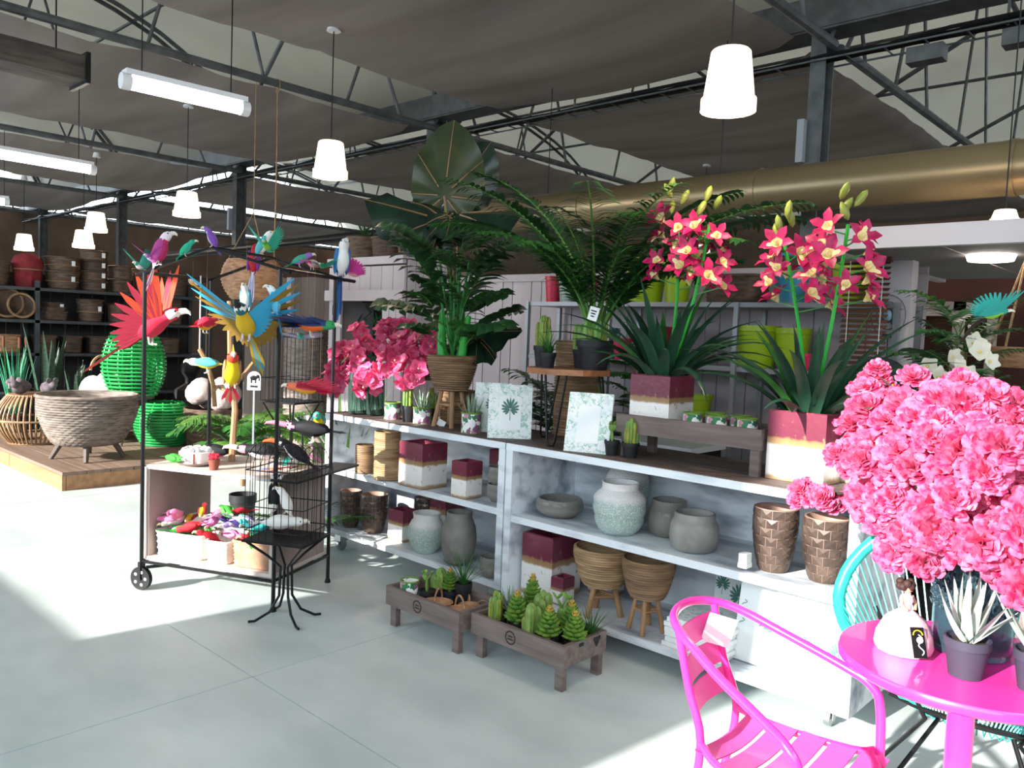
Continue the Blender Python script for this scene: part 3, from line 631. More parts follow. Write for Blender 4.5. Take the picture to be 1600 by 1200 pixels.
# large bamboo planter with fan-leaved palm, and elephant ears behind it
bp = (-3.565,3.311,0.923,0.158,0.436)
t = bowl_stand((bp[0], bp[1], ZT, bp[3]*.97, bp[4]), .22, 'large bamboo planter on branch legs holding the dark lobed-leaf plant', nl=4, rz=.5)
tag(G().box((0, 0, 0), (.05, .003, .04)).obj('price_tag', MATS['sticker'], None, (-3.6,3.268,0.945), (0, .5, .6)), 'white price tag at the foot of the bamboo planter', 'tag')
bz = ZT+.22+.15; bx, by = bp[0], bp[1]
t = T('split_leaf_plant', 'dark green split-leaf plant with thick stems in the bamboo planter', 'plant', (bx, by, bz))
for dx, dy, hh, k in ((-.03, -.05, .32, .03), (.07, .0, .3, .028), (.0, .06, .4, .025)):
    G().tube([(dx, dy, -.03), (dx*1.3, dy*1.2, hh*.5), (dx*1.8, dy, hh)], [k, k*.9, k*.55], 10).obj('trunk', m_bright, t)
rr = random.Random(5)
FQ = [frond(.42, 7, .19, .034, .9, m_leafd, .1, 1, tip=.7), frond(.46, 7, .21, .036, .7, m_leafd, .2, 2, tip=.7), frond(.36, 7, .17, .03, 1.2, m_leafg, .2, 3, tip=.7)]
for k in range(30):
    z = .1+.56*(k/30); w = k*2.4; a = rr.uniform(.03, .12)
    b0 = V((a*cos(w), a*sin(w), z)); G().tube([(0, 0, max(.0, z-.15)), b0*.6+V((0, 0, .02)), b0], .008, 5).obj('leaf_stalk', m_stem, t)
    link('leaf', FQ[2 if k % 6 == 5 else k % 2], t, b0, (rr.uniform(-.3, .3), rr.uniform(.1, .75), w), rr.uniform(.7, 1.05))
FP = frond(.2, 7, .12, .016, .6, m_leafg, .6, 9)
for k in range(3): link('leaf', FP, t, (-.02-.05*k, -.12, .42-.06*k), (0, .3, 2.4+.6*k), 1.1)
# elephant ear plant
eb = (-4.02, 3.62, 1.0)
bamboo_pot((-3.72, 3.5, ZT, .12, .21), 'low brown bamboo pot behind the large planter', R=lambda u: .12*(.8+.2*u))
t = T('elephant_ear_plant', 'towering elephant ear plant with huge dark heart-shaped leaves', 'plant', (-3.72, 3.5, ZT+.12))
o_ = V((-3.72, 3.5, ZT+.12))
HE = heart(.55, .34, m_eard); HB = heart(.55, .34, m_earb, .06, .3)
for me, base, tip, up, sc in ((HE, (-3.955,3.55,2.371), (.0, .12, 1), (.6, -.8, .1), .92), (HB, (-3.847,3.45,2.192), (-.72, -.62, .25), (.25, -.65, .7), .95), (HB, (-3.827,3.5,2.237), (.75, .62, .12), (.1, -.25, .95), 1.0), (HB, (-4.044,3.75,2.435), (.3, .4, .85), (.6, -.6, .3), .75), (HE, (-3.785,3.42,1.387), (-.2, -.4, -.45), (.4, -.7, .4), .5), (HB, (-3.771,3.45,2.207), (.5, -.6, -.5), (.5, -.5, .6), .5), (HB, (-3.636,3.55,1.495), (.9, .3, .1), (.1, -.5, .9), .6), (HB, (-3.555,3.5,1.457), (.5, -.5, -.4), (.5, -.4, .8), .5), (HE, (-3.879,3.5,1.487), (-.9, .2, .2), (.1, -.5, .8), .5)):
    p = V(base)-o_; place_leaf(t, me, p, tip, up, sc=sc)
    q = V((p.x*.3, p.y*.3, 0)); G().tube([V((0, 0, -.08)), q*.5+V((0, 0, p.z*.35)), p*.8+V((0, 0, p.z*.05)), p], [.016, .014, .011, .009], 7).obj('leaf_stalk', m_stemp, t)

# picture frames
m_print = cells('leaf_print', '#ffffff', ['#eef3f2', '#dfeae6', '#eef3f2', '#a9cbbd', '#f1f5f4', '#d5e4de'], sc=70, rough=.5); m_matb = mat('mat_board', '#f4f6f6', rough=.6); m_ink = mat('leaf_ink', '#4f7f70', rough=.6); m_board = mat('canvas_edge', '#e9eded', rough=.7)
def monstera(g, c, s_, m=0, y=-.001):
    """split leaf drawn in flat ink strokes in the XZ plane"""
    cx, cz = c
    g.leaf([(cx, y, cz-s_*.5), (cx, y, cz+s_*.5)], [s_*.02, s_*.01], (1, 0, 0), 0, m)
    for k in range(6):                                   # lobes fan out from the stalk like fingers
        a = .32+.42*k; l = s_*(.62-.045*k); o = cz+s_*.12
        for q in (-1, 1):
            d = V((q*sin(a), 0, cos(a))); b_ = V((cx, y, o))
            g.leaf([b_+d*l*.12, b_+d*l*.5, b_+d*l*.82, b_+d*l], [s_*.02, s_*.055, s_*.06, .001], (cos(a), 0, -q*sin(a)), 0, m)
    g.leaf([(cx, y, cz+s_*.15), (cx, y, cz+s_*.5), (cx, y, cz+s_*.78)], [s_*.02, s_*.06, .001], (1, 0, 0), 0, m)
def frame(p, w, h, rz, lean, label, kind='leaf', name='picture_frame', cat='frame', th=.02):
    t = T(name, label, cat, p, rot=(0, 0, rz))
    R = (lean, 0, 0); G().box((0, 0, h/2), (w, th, h)).obj('frame', [m_print], t, (0, 0, th*sin(abs(lean))*.5), R)
    G().box((0, -th*.5-.001, h*.47), (w*.5, .003, h*.62)).obj('mat_board', m_matb, t, (0, 0, th*sin(abs(lean))*.5), R)
    if kind == 'leaf':
        g = G(); monstera(g, (0, h*.5), w*.42, y=-th*.5-.004); g.obj('leaf_print', m_ink, t, (0, 0, th*sin(abs(lean))*.5), R)
    G().box((0, 0, 0), (.03, .012, h*.8)).obj('easel_leg', m_board, t, (0, .11, h*.39), (-lean*.9, 0, 0))
    return t
frame((-3.24,3.338,0.923), .21, .29, .75, -.22, 'white leaf-print picture frame standing behind another')
frame((-2.993,3.221,0.923), .24, .30, .75, -.25, 'white leaf-print picture frame in front, beside hairpin-leg table')
frame((-2.427,3.175,0.923), .23, .30, .35, -.22, 'green leaf-print photo frame with blank white window', 'blank')

# hairpin-leg side table with cacti and fern palm
m_hair = m_dark; m_tblw = mat('orange_wood', '#a9714c', '#8f5c3c', rough=.45, sc=5, st=(1, 7, 7))
hc = V((-2.712,3.37,1.298)); hr = .235; hz = hc.z
t = T('side_table', 'small wooden side table on black hairpin legs', 'table', (hc.x, hc.y, ZT))
G().lathe([(0, hz-ZT), (hr, hz-ZT), (hr, hz-ZT+.03), (0, hz-ZT+.03)], 8).obj('table_top', m_tblw, t, rot=(0, 0, .2), ang=20)
for k in range(3):
    w = 2*pi*k/3-1.3; a = V((cos(w), sin(w), 0)); s_ = V((-sin(w), cos(w), 0)); top = hz-ZT; rb = hr*.9 if k else hr*.86
    G().tube([a*hr*.72-s_*.06+V((0, 0, top)), a*rb-s_*.022+V((0, 0, .03)), a*rb-s_*.012+V((0, 0, .009)), a*rb+s_*.012+V((0, 0, .009)), a*rb+s_*.022+V((0, 0, .03)), a*hr*.72+s_*.06+V((0, 0, top))], .006, 8).obj('hairpin_leg', m_hair, t)
TZ = hz+.03
potted('cluster', (hc.x-.17, hc.y-.02, TZ, .056, .27), 'clustered yellowish cactus in black pot at the table edge', .42, group='pots on the hairpin table')
potted('ribs', (hc.x-.0, hc.y+.1, TZ, .05, .24), 'speckled column cactus in black pot behind the others', .42)
potted('agave', (hc.x-.06, hc.y-.11, TZ, .045, .2), 'small pale spiky succulent in black pot beside big black pot', .4)
t = T('fern_palm', 'large feathery fern palm in a black pot with a price tag', 'potted plant', (hc.x+.13, hc.y+.04, TZ)); zs = nursery(t, .098, .155)
g, ms = plant('cluster', .085, .17, random.Random(4)); g.obj('cactus_base', ms, t, (0, 0, zs), ang=60)
rr = random.Random(8)
FPALM = [frond(1.08, 32, .22, .015, 1.55, m_leafg, -.08, 1), frond(1.22, 34, .23, .015, 1.3, m_leafd, -.08, 2), frond(.95, 30, .21, .015, 1.75, m_leafg, -.08, 3)]
for k in range(17):
    w = k*2.4; link('frond', FPALM[k % 3], t, (.02*cos(w), .02*sin(w), zs), (rr.uniform(-.1, .1), rr.uniform(-.02, .34), w+rr.uniform(-.2, .2)), rr.uniform(.85, 1.08))
for az, tl, s_ in ((.3, .38, 1.1), (2.6, .3, 1.0), (-2.6, .3, .9), (.75, .4, 1.12)): link('frond', FPALM[1], t, (0, 0, zs), (0, tl, az), s_)
tg = G(); tg.box((0, 0, 0), (.05, .003, .07)); tg.obj('price_tag', MATS['sticker'], t, (.06, -.1, .29), (.1, .25, .6))
tg = G()
for k in range(3): tg.box((-.002, -.003, .015-.014*k), (.03-.006*k, .001, .006))
tg.obj('tag_print', m_dark, t, (.06, -.1, .29), (.1, .25, .6))
# tall bamboo cylinder under the table and small cacti in front
bamboo_pot((hc.x-.2, hc.y+.32, ZT, .13, .55), 'tall bamboo-wrapped cylinder behind the hairpin-leg table', rows=34)
potted('pads', (-2.3,3.215,0.923,0.038,0.186), 'prickly pear in black pot beside the blank photo frame', .42)
potted('cluster', (-2.202,3.232,0.923,0.043,0.185), 'yellow-ribbed cactus in black pot beside the prickly pear', .42)

# wooden trestle tray with planters and tins
m_tray = mat('grey_brown_wood', '#7d6f6a', '#665853', rough=.65, sc=5, st=(.6, 8, 8), det=6, bump=.12, rnd=.06); m_burn = mat('branded_mark', '#3a2c28', rough=.8)
def tray(x0, x1, y0, y1, z0, zb, zt, label, mark=True, th=.02):
    t = T('wooden_tray', label, 'tray', (x0, y0, z0)); w, d = x1-x0, y1-y0; b = zb-z0; h = zt-zb
    for nm, c, s_ in (('front_board', (w/2, th/2, b+h/2), (w, th, h)), ('back_board', (w/2, d-th/2, b+h/2), (w, th, h)), ('end_board', (th/2, d/2, b+h/2), (th, d-2*th, h)), ('end_board', (w-th/2, d/2, b+h/2), (th, d-2*th, h))):
        G().box(c, s_).obj(nm, m_tray, t)
    for k in range(3): G().box((w/2, th+(d-2*th)*(k+.5)/3, b+.01), (w-2*th, (d-2*th)/3-.004, .016)).obj('base_slat', m_tray, t)
    for x in (.05, w-.03):
        for y in (.02, d-.03): G().box((x, y+.005, (b+.002)/2), (.042, .03, b+.002)).obj('leg', m_tray, t)
    if mark:
        g = G()
        for k in range(14): g.box((w*.45+.028*cos(2*pi*k/14), -.001, b+h/2+.028*sin(2*pi*k/14)), (.007, .001, .011), RY(-2*pi*k/14))
        g.box((w*.45, -.001, b+h/2+.006), (.026, .001, .006)); g.box((w*.45, -.001, b+h/2-.007), (.034, .001, .007)); g.obj('branded_mark', m_burn, t)
    return t
ty0 = 3.24
tray(-2.30, -1.545, ty0, ty0+.28, ZT, ZT+.12, ZT+.21, 'wooden trestle tray on the shelf top holding a planter and tins', False)
ZR = ZT+.139
sqA = (-2.02, ty0+.022, ZR, .22, .22, .27)
sq_pot(sqA, 'maroon and white square planter standing in the trestle tray')
for k, (x, y) in enumerate(((-1.93, ty0+.09), (-1.87, ty0+.19), (-1.80, ty0+.08), (-1.735, ty0+.175), (-1.655, ty0+.09))):
    tin((x, y, ZR, .047, .11), 'small floral print tin in the trestle tray, '+['beside the maroon planter', 'behind and between the first two', 'in the middle of the front row', 'second in the back row', 'at the open end of the tray'][k], group='tins in the trestle tray')
sqB = (-1.28,3.268,0.923,0.18,0.368,0.341)
sq_pot((sqB[0], sqB[1], sqB[2], .25, .25, .30), 'maroon and white square planter standing near the shelf corner')
sq_pot((-1.13, 3.45, ZT, .2, .17, .24), 'maroon square planter tucked behind the one near the corner')
# cymbidium orchids
m_cym = mat('cymbidium_petal', '#d6246a', '#a8124c', rough=.45, sc=25, tl=.2, rnd=.15); m_cymy = mat('cymbidium_throat', '#ead79a', rough=.5); m_bud = mat('bud', '#8a9a3a', '#7a6a3a', rough=.45, sc=20)
def cym_flower():
    g = G(); R = .075
    for k in range(5):
        a = 2*pi*k/5; d = V((cos(a), sin(a), 0)); P = [d*R*q+V((0, 0, R*(1.1*q-.55*q*q))) for q in (.0, .3, .65, 1)]
        g.leaf(P[:2], [R*.12, R*.24], d.cross(V((0, 0, 1))), .3, 1); g.leaf(P[1:], [R*.24, R*.27, R*.03], d.cross(V((0, 0, 1))), .3)
    g.leaf([(0, 0, 0), (R*.2, 0, R*.35), (R*.5, 0, R*.5), (R*.8, 0, R*.38)], [R*.1, R*.2, R*.24, R*.1], (0, 1, 0), .5, 1); g.ball((0, 0, R*.2), (R*.13, R*.13, R*.35), None, 6, 4, 1)
    return g.mesh('flower', [m_cym, m_cymy], 80)
F_CYM = cym_flower(); m_strap = mat('strap_leaf', '#1d3a2a', '#2f5540', rough=.35, sc=7, st=(1, 1, .3), tl=.1, rnd=.25)
BUD = G().lathe([(0, 0), (.012, .015), (.017, .04), (.013, .065), (.003, .08), (0, .08)], 8).mesh('bud', m_bud)
def cymbidium(base, spikes, label, seed):
    rr = random.Random(seed); t = T('cymbidium_plant', label, 'plant', base); b0 = V(base)
    for k in range(40):
        q = k/40; w = 2.4*k; L = rr.uniform(.45, .72)*(1 if q > .3 else .85); P = blade(L, 0, .1+.45*q, .5+1.5*q*rr.uniform(.5, 1), w, 9)
        G().leaf([V(p)+V((.03*cos(w), .03*sin(w), 0)) for p in P], [.016, .022, .026, .026, .025, .022, .018, .013, .007, .001], (-sin(w), cos(w), 0), .5).obj('leaf', m_strap if k % 7 else m_leafg, t, ang=70)
    for pts in spikes:
        P = [V(p)-b0 for p in pts]; Q = []
        for i in range(13):
            u = i/12; Q.append(P[0]*0 + V((0, 0, 0))*(1-u)**2 + P[0]*2*u*(1-u)+P[1]*u*u)
        G().tube(Q, .008, 6).obj('flower_spike', m_bright, t)
        n = 13
        for i in range(n):
            u = .62+.36*i/n; c = Q[0]*(1-u)**2+P[0]*2*u*(1-u)+P[1]*u*u; w = i*2.4+rr.random(); rad = .125*(1-.35*i/n)
            d = V((cos(w), sin(w), .25)); p = c+d*rad+VIEW*.02; G().tube([c, c+d*rad*.6, p], .0035, 4).obj('pedicel', m_stem, t); bloom(t, F_CYM, p-d*.01, d+VIEW*.9+V((0, 0, .35)), rr.uniform(.8, 1.08))
        for i in range(4):
            p = P[1]+V((rr.uniform(-.05, .05), rr.uniform(-.04, .04), .01+.03*i)); o = link('bud', BUD, t, p); o.rotation_euler = (rr.uniform(-.5, .5), rr.uniform(-.5, .7), 0)
    return t
ca = (sqA[0]-.11, sqA[1]+.11, ZR+.2); cb = (sqB[0]-.125, sqB[1]+.125, ZT+.22)
cymbidium(ca, [((-2.028,3.35,1.596), (-2.082,3.35,2.094)), ((-1.93,3.3,1.596), (-1.881,3.3,2.03))], 'magenta cymbidium orchid with strap leaves in the tray planter', 2)
cymbidium(cb, [((-1.414,3.3,1.551), (-1.521,3.3,1.927)), ((-1.274,3.25,1.554), (-1.239,3.25,1.984))], 'magenta cymbidium orchid with strap leaves in the corner planter', 6)

# ---------------------------------------------------------------- low trays on the floor
tz = 0.085; tt = 0.184
tray(-3.18, -2.64, 2.55, 2.84, 0, .105, .20, 'low wooden trestle tray on the floor holding little wicker baskets')
tray(-2.61, -2.055, 2.60, 2.90, 0, .105, .20, 'low wooden trestle tray on the floor full of potted succulents')
zf = .124
tin((-3.08, 2.62, zf, .05, .12), 'floral print tin with white inside at the tray end', group=None)
for k, (kd, x, y, h, lb) in enumerate((('pads', -2.99, 2.66, .19, 'prickly pear cactus beside the floral tin in basket tray'), ('ribs', -3.0, 2.75, .17, 'tan ribbed cactus at the back of the basket tray'), ('tower', -2.93, 2.76, .18, 'small succulent tower behind the wicker baskets'), ('agave', -2.86, 2.785, .3, 'tall spiky agave rising behind the wicker baskets'))):
    potted(kd, (x, y, zf, .045, h), lb, .4)
for k, (kd, px, h, lb) in enumerate((
    ('cluster', (-2.52, 2.67), .17, 'small yellow-topped cactus at the near end of succulent tray'), ('aloe', (-2.52, 2.77), .18, 'pale blue aloe at the back of the succulent tray'),
    ('tower', (-2.44, 2.83), .24, 'tallest succulent tower at the back of the tray'), ('tower', (-2.40, 2.68), .2, 'succulent tower with reddish tip beside the aloe'),
    ('ribs', (-2.34, 2.79), .2, 'tan column cactus between two succulent towers'), ('ribs', (-2.29, 2.66), .18, 'green column cactus with yellow ribs in front of the tray'),
    ('pads', (-2.25, 2.81), .22, 'prickly pear at the back of the succulent tray'), ('tower', (-2.19, 2.66), .19, 'orange-tipped succulent tower in the front corner of the tray'),
    ('tower', (-2.17, 2.79), .19, 'orange-tipped succulent tower behind the corner one'), ('tower', (-2.095, 2.72), .18, 'orange-tipped succulent tower at the far end of the tray'), ('agave', (-2.09, 2.83), .18, 'grey spiky succulent in the rear corner of tray'))):
    potted(kd, (*px, zf, .044, h*1.06), lb, .34, spread=1.5 if kd == 'tower' else 1.15)
m_wick = mat('honey_wicker', '#b58a68', '#8a6246', rough=.6, sc=14, st=(1, 1, 4), rnd=.1)
def weave(R, h, rows, n, amp, sq=0, base=.9, m=None, nm='basket', par=None, loc=(0, 0, 0), rot=(0, 0, 0), thick=.94):
    """woven wall: rows of weavers passing over and under n stakes; R(u,theta) radius"""
    g = G(); pf = []; N = n*2; vs = []
    for i in range(rows*2+1):
        u = i/(rows*2)
        for j in range(N):
            w = 2*pi*j/N; row = i//2; a = amp*(1 if (j+row) % 2 else -1) if i % 2 else -amp*.9
            r = R(u, w)+a; vs.append((r*cos(w), r*sin(w), h*u))
    k = rows*2+1; fs = [(i*N+j, i*N+(j+1) % N, (i+1)*N+(j+1) % N, (i+1)*N+j) for i in range(k-1) for j in range(N)]
    o = len(vs)
    for u, q in ((1, thick), (.12, thick)):
        for j in range(N):
            w = 2*pi*j/N; vs.append((R(u, w)*q*cos(w), R(u, w)*q*sin(w), h*u))
    fs += [((k-1)*N+j, (k-1)*N+(j+1) % N, o+(j+1) % N, o+j) for j in range(N)]+[(o+j, o+(j+1) % N, o+N+(j+1) % N, o+N+j) for j in range(N)]
    fs += [[o+N+j for j in range(N)], [j for j in range(N)][::-1]]
    g.add(vs, fs); return g.obj(nm, m, par, loc, rot, ang=75)
def rimring(R, z, rad, n=32, m=None, par=None, nm='rim'):
    return G().tube([(R(1, 2*pi*i/n)*cos(2*pi*i/n), R(1, 2*pi*i/n)*sin(2*pi*i/n), z) for i in range(n)], rad, 6, 0, True).obj(nm, m, par)
def mini_basket(p, rz, label, s_=1, tag_=False):
    t = T('wicker_basket', label, 'basket', p, rz); R = lambda u, w: s_*(.05+.022*u)*(1+.28*abs(cos(w))**2)
    weave(R, .06*s_, 6, 14, .0025, m=m_wick, nm='body', par=t); rimring(R, .06*s_, .006*s_, m=m_wick, par=t)
    P = [(0, -.075*s_*cos(a), .06*s_+.085*s_*sin(a)) for a in [pi*i/12 for i in range(13)]]
    G().tube(P, .006*s_, 6).obj('handle', m_wick, t)
    if tag_: G().box((0, -.07*s_, .04), (.045, .003, .035)).obj('price_tag', mat('grey_tag', '#5a635f', rough=.6), t)
mini_basket((-2.885, 2.64, zf), .5, 'little wicker basket with upright handle beside the prickly pear', .78)
mini_basket((-2.735, 2.645, zf), 1.2, 'little wicker basket with dark grey tag at the tray corner', .78, True)
mini_basket((-2.785, 2.755, zf), .9, 'little wicker basket in the middle against the back board', .55)
mini_basket((-2.70, 2.77, zf), 2.0, 'little wicker basket at the tray end against the shelf', .5)


# ---------------------------------------------------------------- bird display cart
m_rope = mat('jute_rope', '#a08462', '#86694a', rough=.9, sc=60)
CR = .437; CO = V((-4.47, 1.86, 0)); CW, CD = .85, .545
def cl(x, y, z): return CO+RZ(CR) @ V((x, y, z))
m_pale = mat('pale_oak_board', '#d8cdc6', '#c2b4ab', rough=.55, sc=4, st=(1, 1, .25), det=5); m_oak = mat('taupe_oak_board', '#a3938c', '#8b7b75', rough=.6, sc=4, st=(1, 1, .2), det=5)
t = T('display_cart', 'wheeled display cart with pale wood box and black gabled metal frame', 'cart', CO, CR)
def bar(a, b, r=.009, nm='frame_bar', par=None): return G().tube([a, b], r, 6).obj(nm, m_dark, par or t)
for x, y, zt in ((0, 0, 1.75), (CW, 0, 1.78), (0, CD, 1.76), (CW, CD, 1.78)):
    bar((x, y, .02 if x else .1), (x, y, zt), .011, 'post')
    if x: G().lathe([(0, 0), (.018, 0), (.014, .02), (0, .02)], 10, (x, y, 0)).obj('foot_cap', m_dark, t)
pk = 1.89
for y in (0, CD):
    bar((-.06, y, 1.735), (CW/2, y, pk), nm='gable_bar'); bar((CW/2, y, pk), (CW+.06, y, 1.765), nm='gable_bar')
bar((CW/2, 0, pk), (CW/2, CD, pk), nm='ridge_bar'); bar((0, 0, 1.75), (0, CD, 1.755), nm='eave_bar'); bar((CW, 0, 1.78), (CW, CD+.22, 1.775), .011, 'eave_bar')
for a, b in (((0, 0, .16), (CW, 0, .16)), ((CW, 0, .16), (CW, CD, .16)), ((0, CD, .16), (CW, CD, .16)), ((0, 0, .16), (0, CD, .16)), ((.35, CD+.01, .66), (CW-.1, CD+.01, .3)), ((.1, CD+.01, .3), (.6, CD+.01, .22)), ((.03, .0, .13), (.5, CD, .13))): bar(a, b)
G().box((CW/2, CD/2, .18), (CW-.02, CD-.02, .02)).obj('bottom_board', m_pale, t)
G().box((CW/2, CD/2, .69), (CW-.02, CD-.02, .022)).obj('top_board', m_pale, t)
G().box((.022, CD/2, .435), (.02, CD-.03, .49)).obj('side_board', m_oak, t)
for k in range(6): G().box((CW-.022, .03+(CD-.06)*(k+.5)/6, .435), (.02, (CD-.06)/6-.003, .49)).obj('side_plank', m_oak, t)
for x in (.012, CW-.022): G().box((x, .012, .435), (.02, .02, .51)).obj('front_stile', m_pale, t)
g = G(); g.box((CW+.06, CD/2+.03, .695), (.16, CD+.1, .012)); g.obj('side_tray', m_dark, t)
for y in (0.0, CD):
    g = G(); n = 20
    g.tube([(0, y-.012, .066), (0, y+.012, .066)], .064, 26); w = g.obj('wheel', m_dark, t)
    for s_ in (-1, 1):
        for k in range(5): G().tube([(.036*cos(2*pi*k/5), y+s_*.0125, .066+.036*sin(2*pi*k/5)), (.036*cos(2*pi*k/5), y+s_*.0135, .066+.036*sin(2*pi*k/5))], .009, 10).obj('wheel_hole', m_white, w)
        G().tube([(0, y+s_*.012, .066), (0, y+s_*.02, .066)], .012, 8).obj('hub', m_dark, w)
    for s_ in (-.018, .018): G().box((0, y+s_, .11), (.016, .004, .1)).obj('wheel_fork', m_dark, t)
# woven boxes in the cart
m_wwick = mat('white_wicker', '#e9e4df', '#cfc8c2', rough=.7, sc=12); m_twick = mat('tan_wicker', '#c49a7c', '#a57d62', rough=.6, sc=12)
def sbox(a, b, n=6): return lambda u, w: (abs(cos(w)/a)**n+abs(sin(w)/b)**n)**(-1/n)*(.94+.06*u)
for x, a, b, h, m, lb in ((.205, .165, .105, .135, m_wwick, 'long white woven basket full of toy birds'), (.455, .075, .1, .12, m_wwick, 'short white woven basket between the other two'), (.675, .13, .1, .14, m_twick, 'tan woven basket holding bagged birds')):
    p = cl(x, .14, .191); tb = T('woven_box', lb, 'basket', p, CR); R = sbox(a, b)
    weave(R, h, 8, 30, .004, m=m, nm='body', par=tb); rimring(R, h, .007, 40, m, tb)
FCOL = {}
def fc(c, nm=None):
    return mat('feather_'+c, '#'+c, rough=.75, tl=.08) if not nm else mat(nm, '#'+c)
RT, FC, LF, AW = .75, -.82, 3.89, 2.32
def bird(label, p, rz, pitch, L, body, belly=None, head=None, wing=None, tail=None, beak='e8e0d0', style='fold', tl=.8, bk=.16, dih=.5, face=None, crest=None, span=1.1, group=None, hang=0, feet=True, name='toy_bird', lead=None, headp=.1, plump=1, wingt=None):
    belly, head, wing, tail = belly or body, head or body, wing or body, tail or wing or body
    t = T(name, label, 'toy bird', p, rz, group)
    P = []; x = z = 0; n = 12
    for i in range(n+1):
        P.append(V((x, 0, z))); u = i/n; a = pitch if u < .62 else pitch+(headp-pitch)*(u-.62)/.38
        x += L/n*cos(a); z += L/n*sin(a)
    mid = P[5].copy(); P = [q-mid for q in P]
    rad = [L*q*plump for q in (.03, .09, .14, .175, .19, .19, .175, .15, .125, .125, .125, .1, .03)]
    g = G(); g.tube(P, rad, 12)
    for k, f in enumerate(g.f):
        c = sum((V(g.v[i]) for i in f), V())/len(f); i = min(range(n+1), key=lambda q: (P[q]-c).length); t_ = (P[min(i+1, n)]-P[max(i-1, 0)]).normalized(); up = V((0, 1, 0)).cross(t_)*-1
        g.m[k] = 2 if i >= 9 else (1 if (c-P[i]).dot(up) < -rad[i]*.1 and i < 9 else 0)
        if face and i >= 10 and abs(c.y) > rad[i]*.72: g.m[k] = 3
    bo = g.obj('body', [fc(body), fc(belly), fc(head), fc(face or head)], t, ang=80)
    if crest:
        for k in range(3): G().leaf([P[11]+V((0, 0, L*.08)), P[11]+V((-L*(.05+.06*k), 0, L*.25))], [L*.03, .001], (0, 1, 0), 0).obj('crest', fc(crest), bo)
    d = V((cos(headp), 0, sin(headp))); b = P[12]-d*L*.03
    G().tube([b, b+d*L*bk*.5+V((0, 0, L*.01)), b+d*L*bk*.9+V((0, 0, -L*.03)), b+d*L*bk+V((0, 0, -L*.08))], [L*.065, L*.055, L*.03, L*.006], 8).obj('beak', fc(beak), t)
    if L > .08:
        for s_ in (-1, 1): G().ball(P[11]+V((0, s_*L*.1*plump, L*.02)), L*.02, None, 6, 4).obj('eye', m_dark, t)
    td = (P[0]-P[3]).normalized()
    if tl:
        g = G()
        for k in range(-2, 3):
            e = td*L*tl*(1-.12*abs(k))+V((0, k*L*.05*(1 if tl > .5 else 2), 0)); g.leaf([P[1], P[0]+e*.4, P[0]+e*.8, P[0]+e], [L*.04, L*.05, L*.045, .002], (0, 1, 0), .1, abs(k) % 2)
        g.obj('tail', [fc(tail), fc(wing)], t, ang=70)
    sh = P[7]; ax = (P[7]-P[3]).normalized(); up = V((0, 1, 0)).cross(ax)*-1
    for s_ in (-1, 1):
        g = G()
        if style == 'fold':
            Rm = Matrix((ax, V((0, 1, 0)), up)).transposed()
            g.ball((P[3]+P[6])/2+V((0, s_*L*.15*plump, 0))+up*L*.02, (L*.36, L*.055, L*.13), Rm, 10, 6)
            g.leaf([P[3]+V((0, s_*L*.15, 0)), P[1]+V((0, s_*L*.1, 0)), P[0]+td*L*.12+V((0, s_*L*.05, 0))], [L*.09, L*.07, .002], up, 0, 1)
        else:
            ld = lead if lead is not None else .5
            for k in range(12):
                q = k/11; ang = ld-q*1.75; f_ = span*L*(1-.42*q+.15*sin(pi*q)); out = V((0, s_*cos(dih), sin(dih)))
                dr = out*cos(ang)+ax*sin(ang) if k < 12 else out
                o_ = sh-ax*L*.28*q+V((0, s_*L*.1, 0)); nrm = out.cross(ax)
                g.leaf([o_, o_+dr*f_*.4, o_+dr*f_*.75, o_+dr*f_], [L*.05, L*.075, L*.06, .003], nrm.cross(dr), .05, 1 if k % 2 or q > .5 else 0)
                g.leaf([o_+nrm*.003, o_+dr*f_*.25+nrm*.004, o_+dr*f_*.5+nrm*.003], [L*.06, L*.085, L*.02], nrm.cross(dr), .05, 0)
        g.obj('wing', [fc(wing), fc(wingt or tail)], t, ang=70)
    if feet:
        for s_ in (-1, 1):
            q = P[4]+V((0, s_*L*.07, -L*.16)); e = q+V((L*.02, 0, -L*.14))
            G().tube([q, e, e+V((L*.08, 0, -.004))], L*.022, 5).obj('foot', fc('cfc8c0'), t)
    if hang: G().tube([(0, 0, L*.1), (0, 0, hang)], .0006, 4).obj('thread', m_rope, t)
    return t
def roofp(x, y, dz=.0):
    u = abs(x-CW/2)/(CW/2); return cl(x, y, pk-(pk-(1.75 if x < CW/2 else 1.78))*u+dz)
G1 = 'toy birds on the cart roof'
b = bird
b('green toy hummingbird with raised wings on the roof end', roofp(-.04, 0, .05), FC, .3, .09, '2fa88a', 'f0f0ea', wing='39c0a8', style='spread', dih=.9, span=1.1, tl=.3, feet=False, bk=.3)
b('magenta toy galah with white face and hanging tail on the roof', roofp(.1, 0, .09), RT, 1.25, .2, 'd23a86', 'c8306a', 'f3e4ec', 'b84a90', 'f0e8ec', tl=.75, beak='e8e0d8')
b('violet toy hummingbird with fanned wings beside the galah', roofp(.06, -.03, .06), FC, .2, .085, 'b86acb', 'e9d8ee', wing='d05ac0', style='spread', dih=.7, span=1.1, tl=.3, feet=False, bk=.3)
b('small jade green toy bird on the roof slope', roofp(.27, 0, .045), RT, .9, .11, '2fb48a', '3fc0a0', tl=.4)
b('small violet toy bird perched at the roof peak', roofp(.43, 0, .05), LF, 1.1, .12, '8a5ab8', 'd8d0d8', wing='7a4aa8', tl=.5)
b('red toy parrot with purple wing and long pale tail', roofp(.3, CD, .03), AW, 1.3, .19, 'c8283a', 'c8283a', 'b02030', '8a4ab0', 'd8e4ec', tl=1.3, wingt='cc3040')
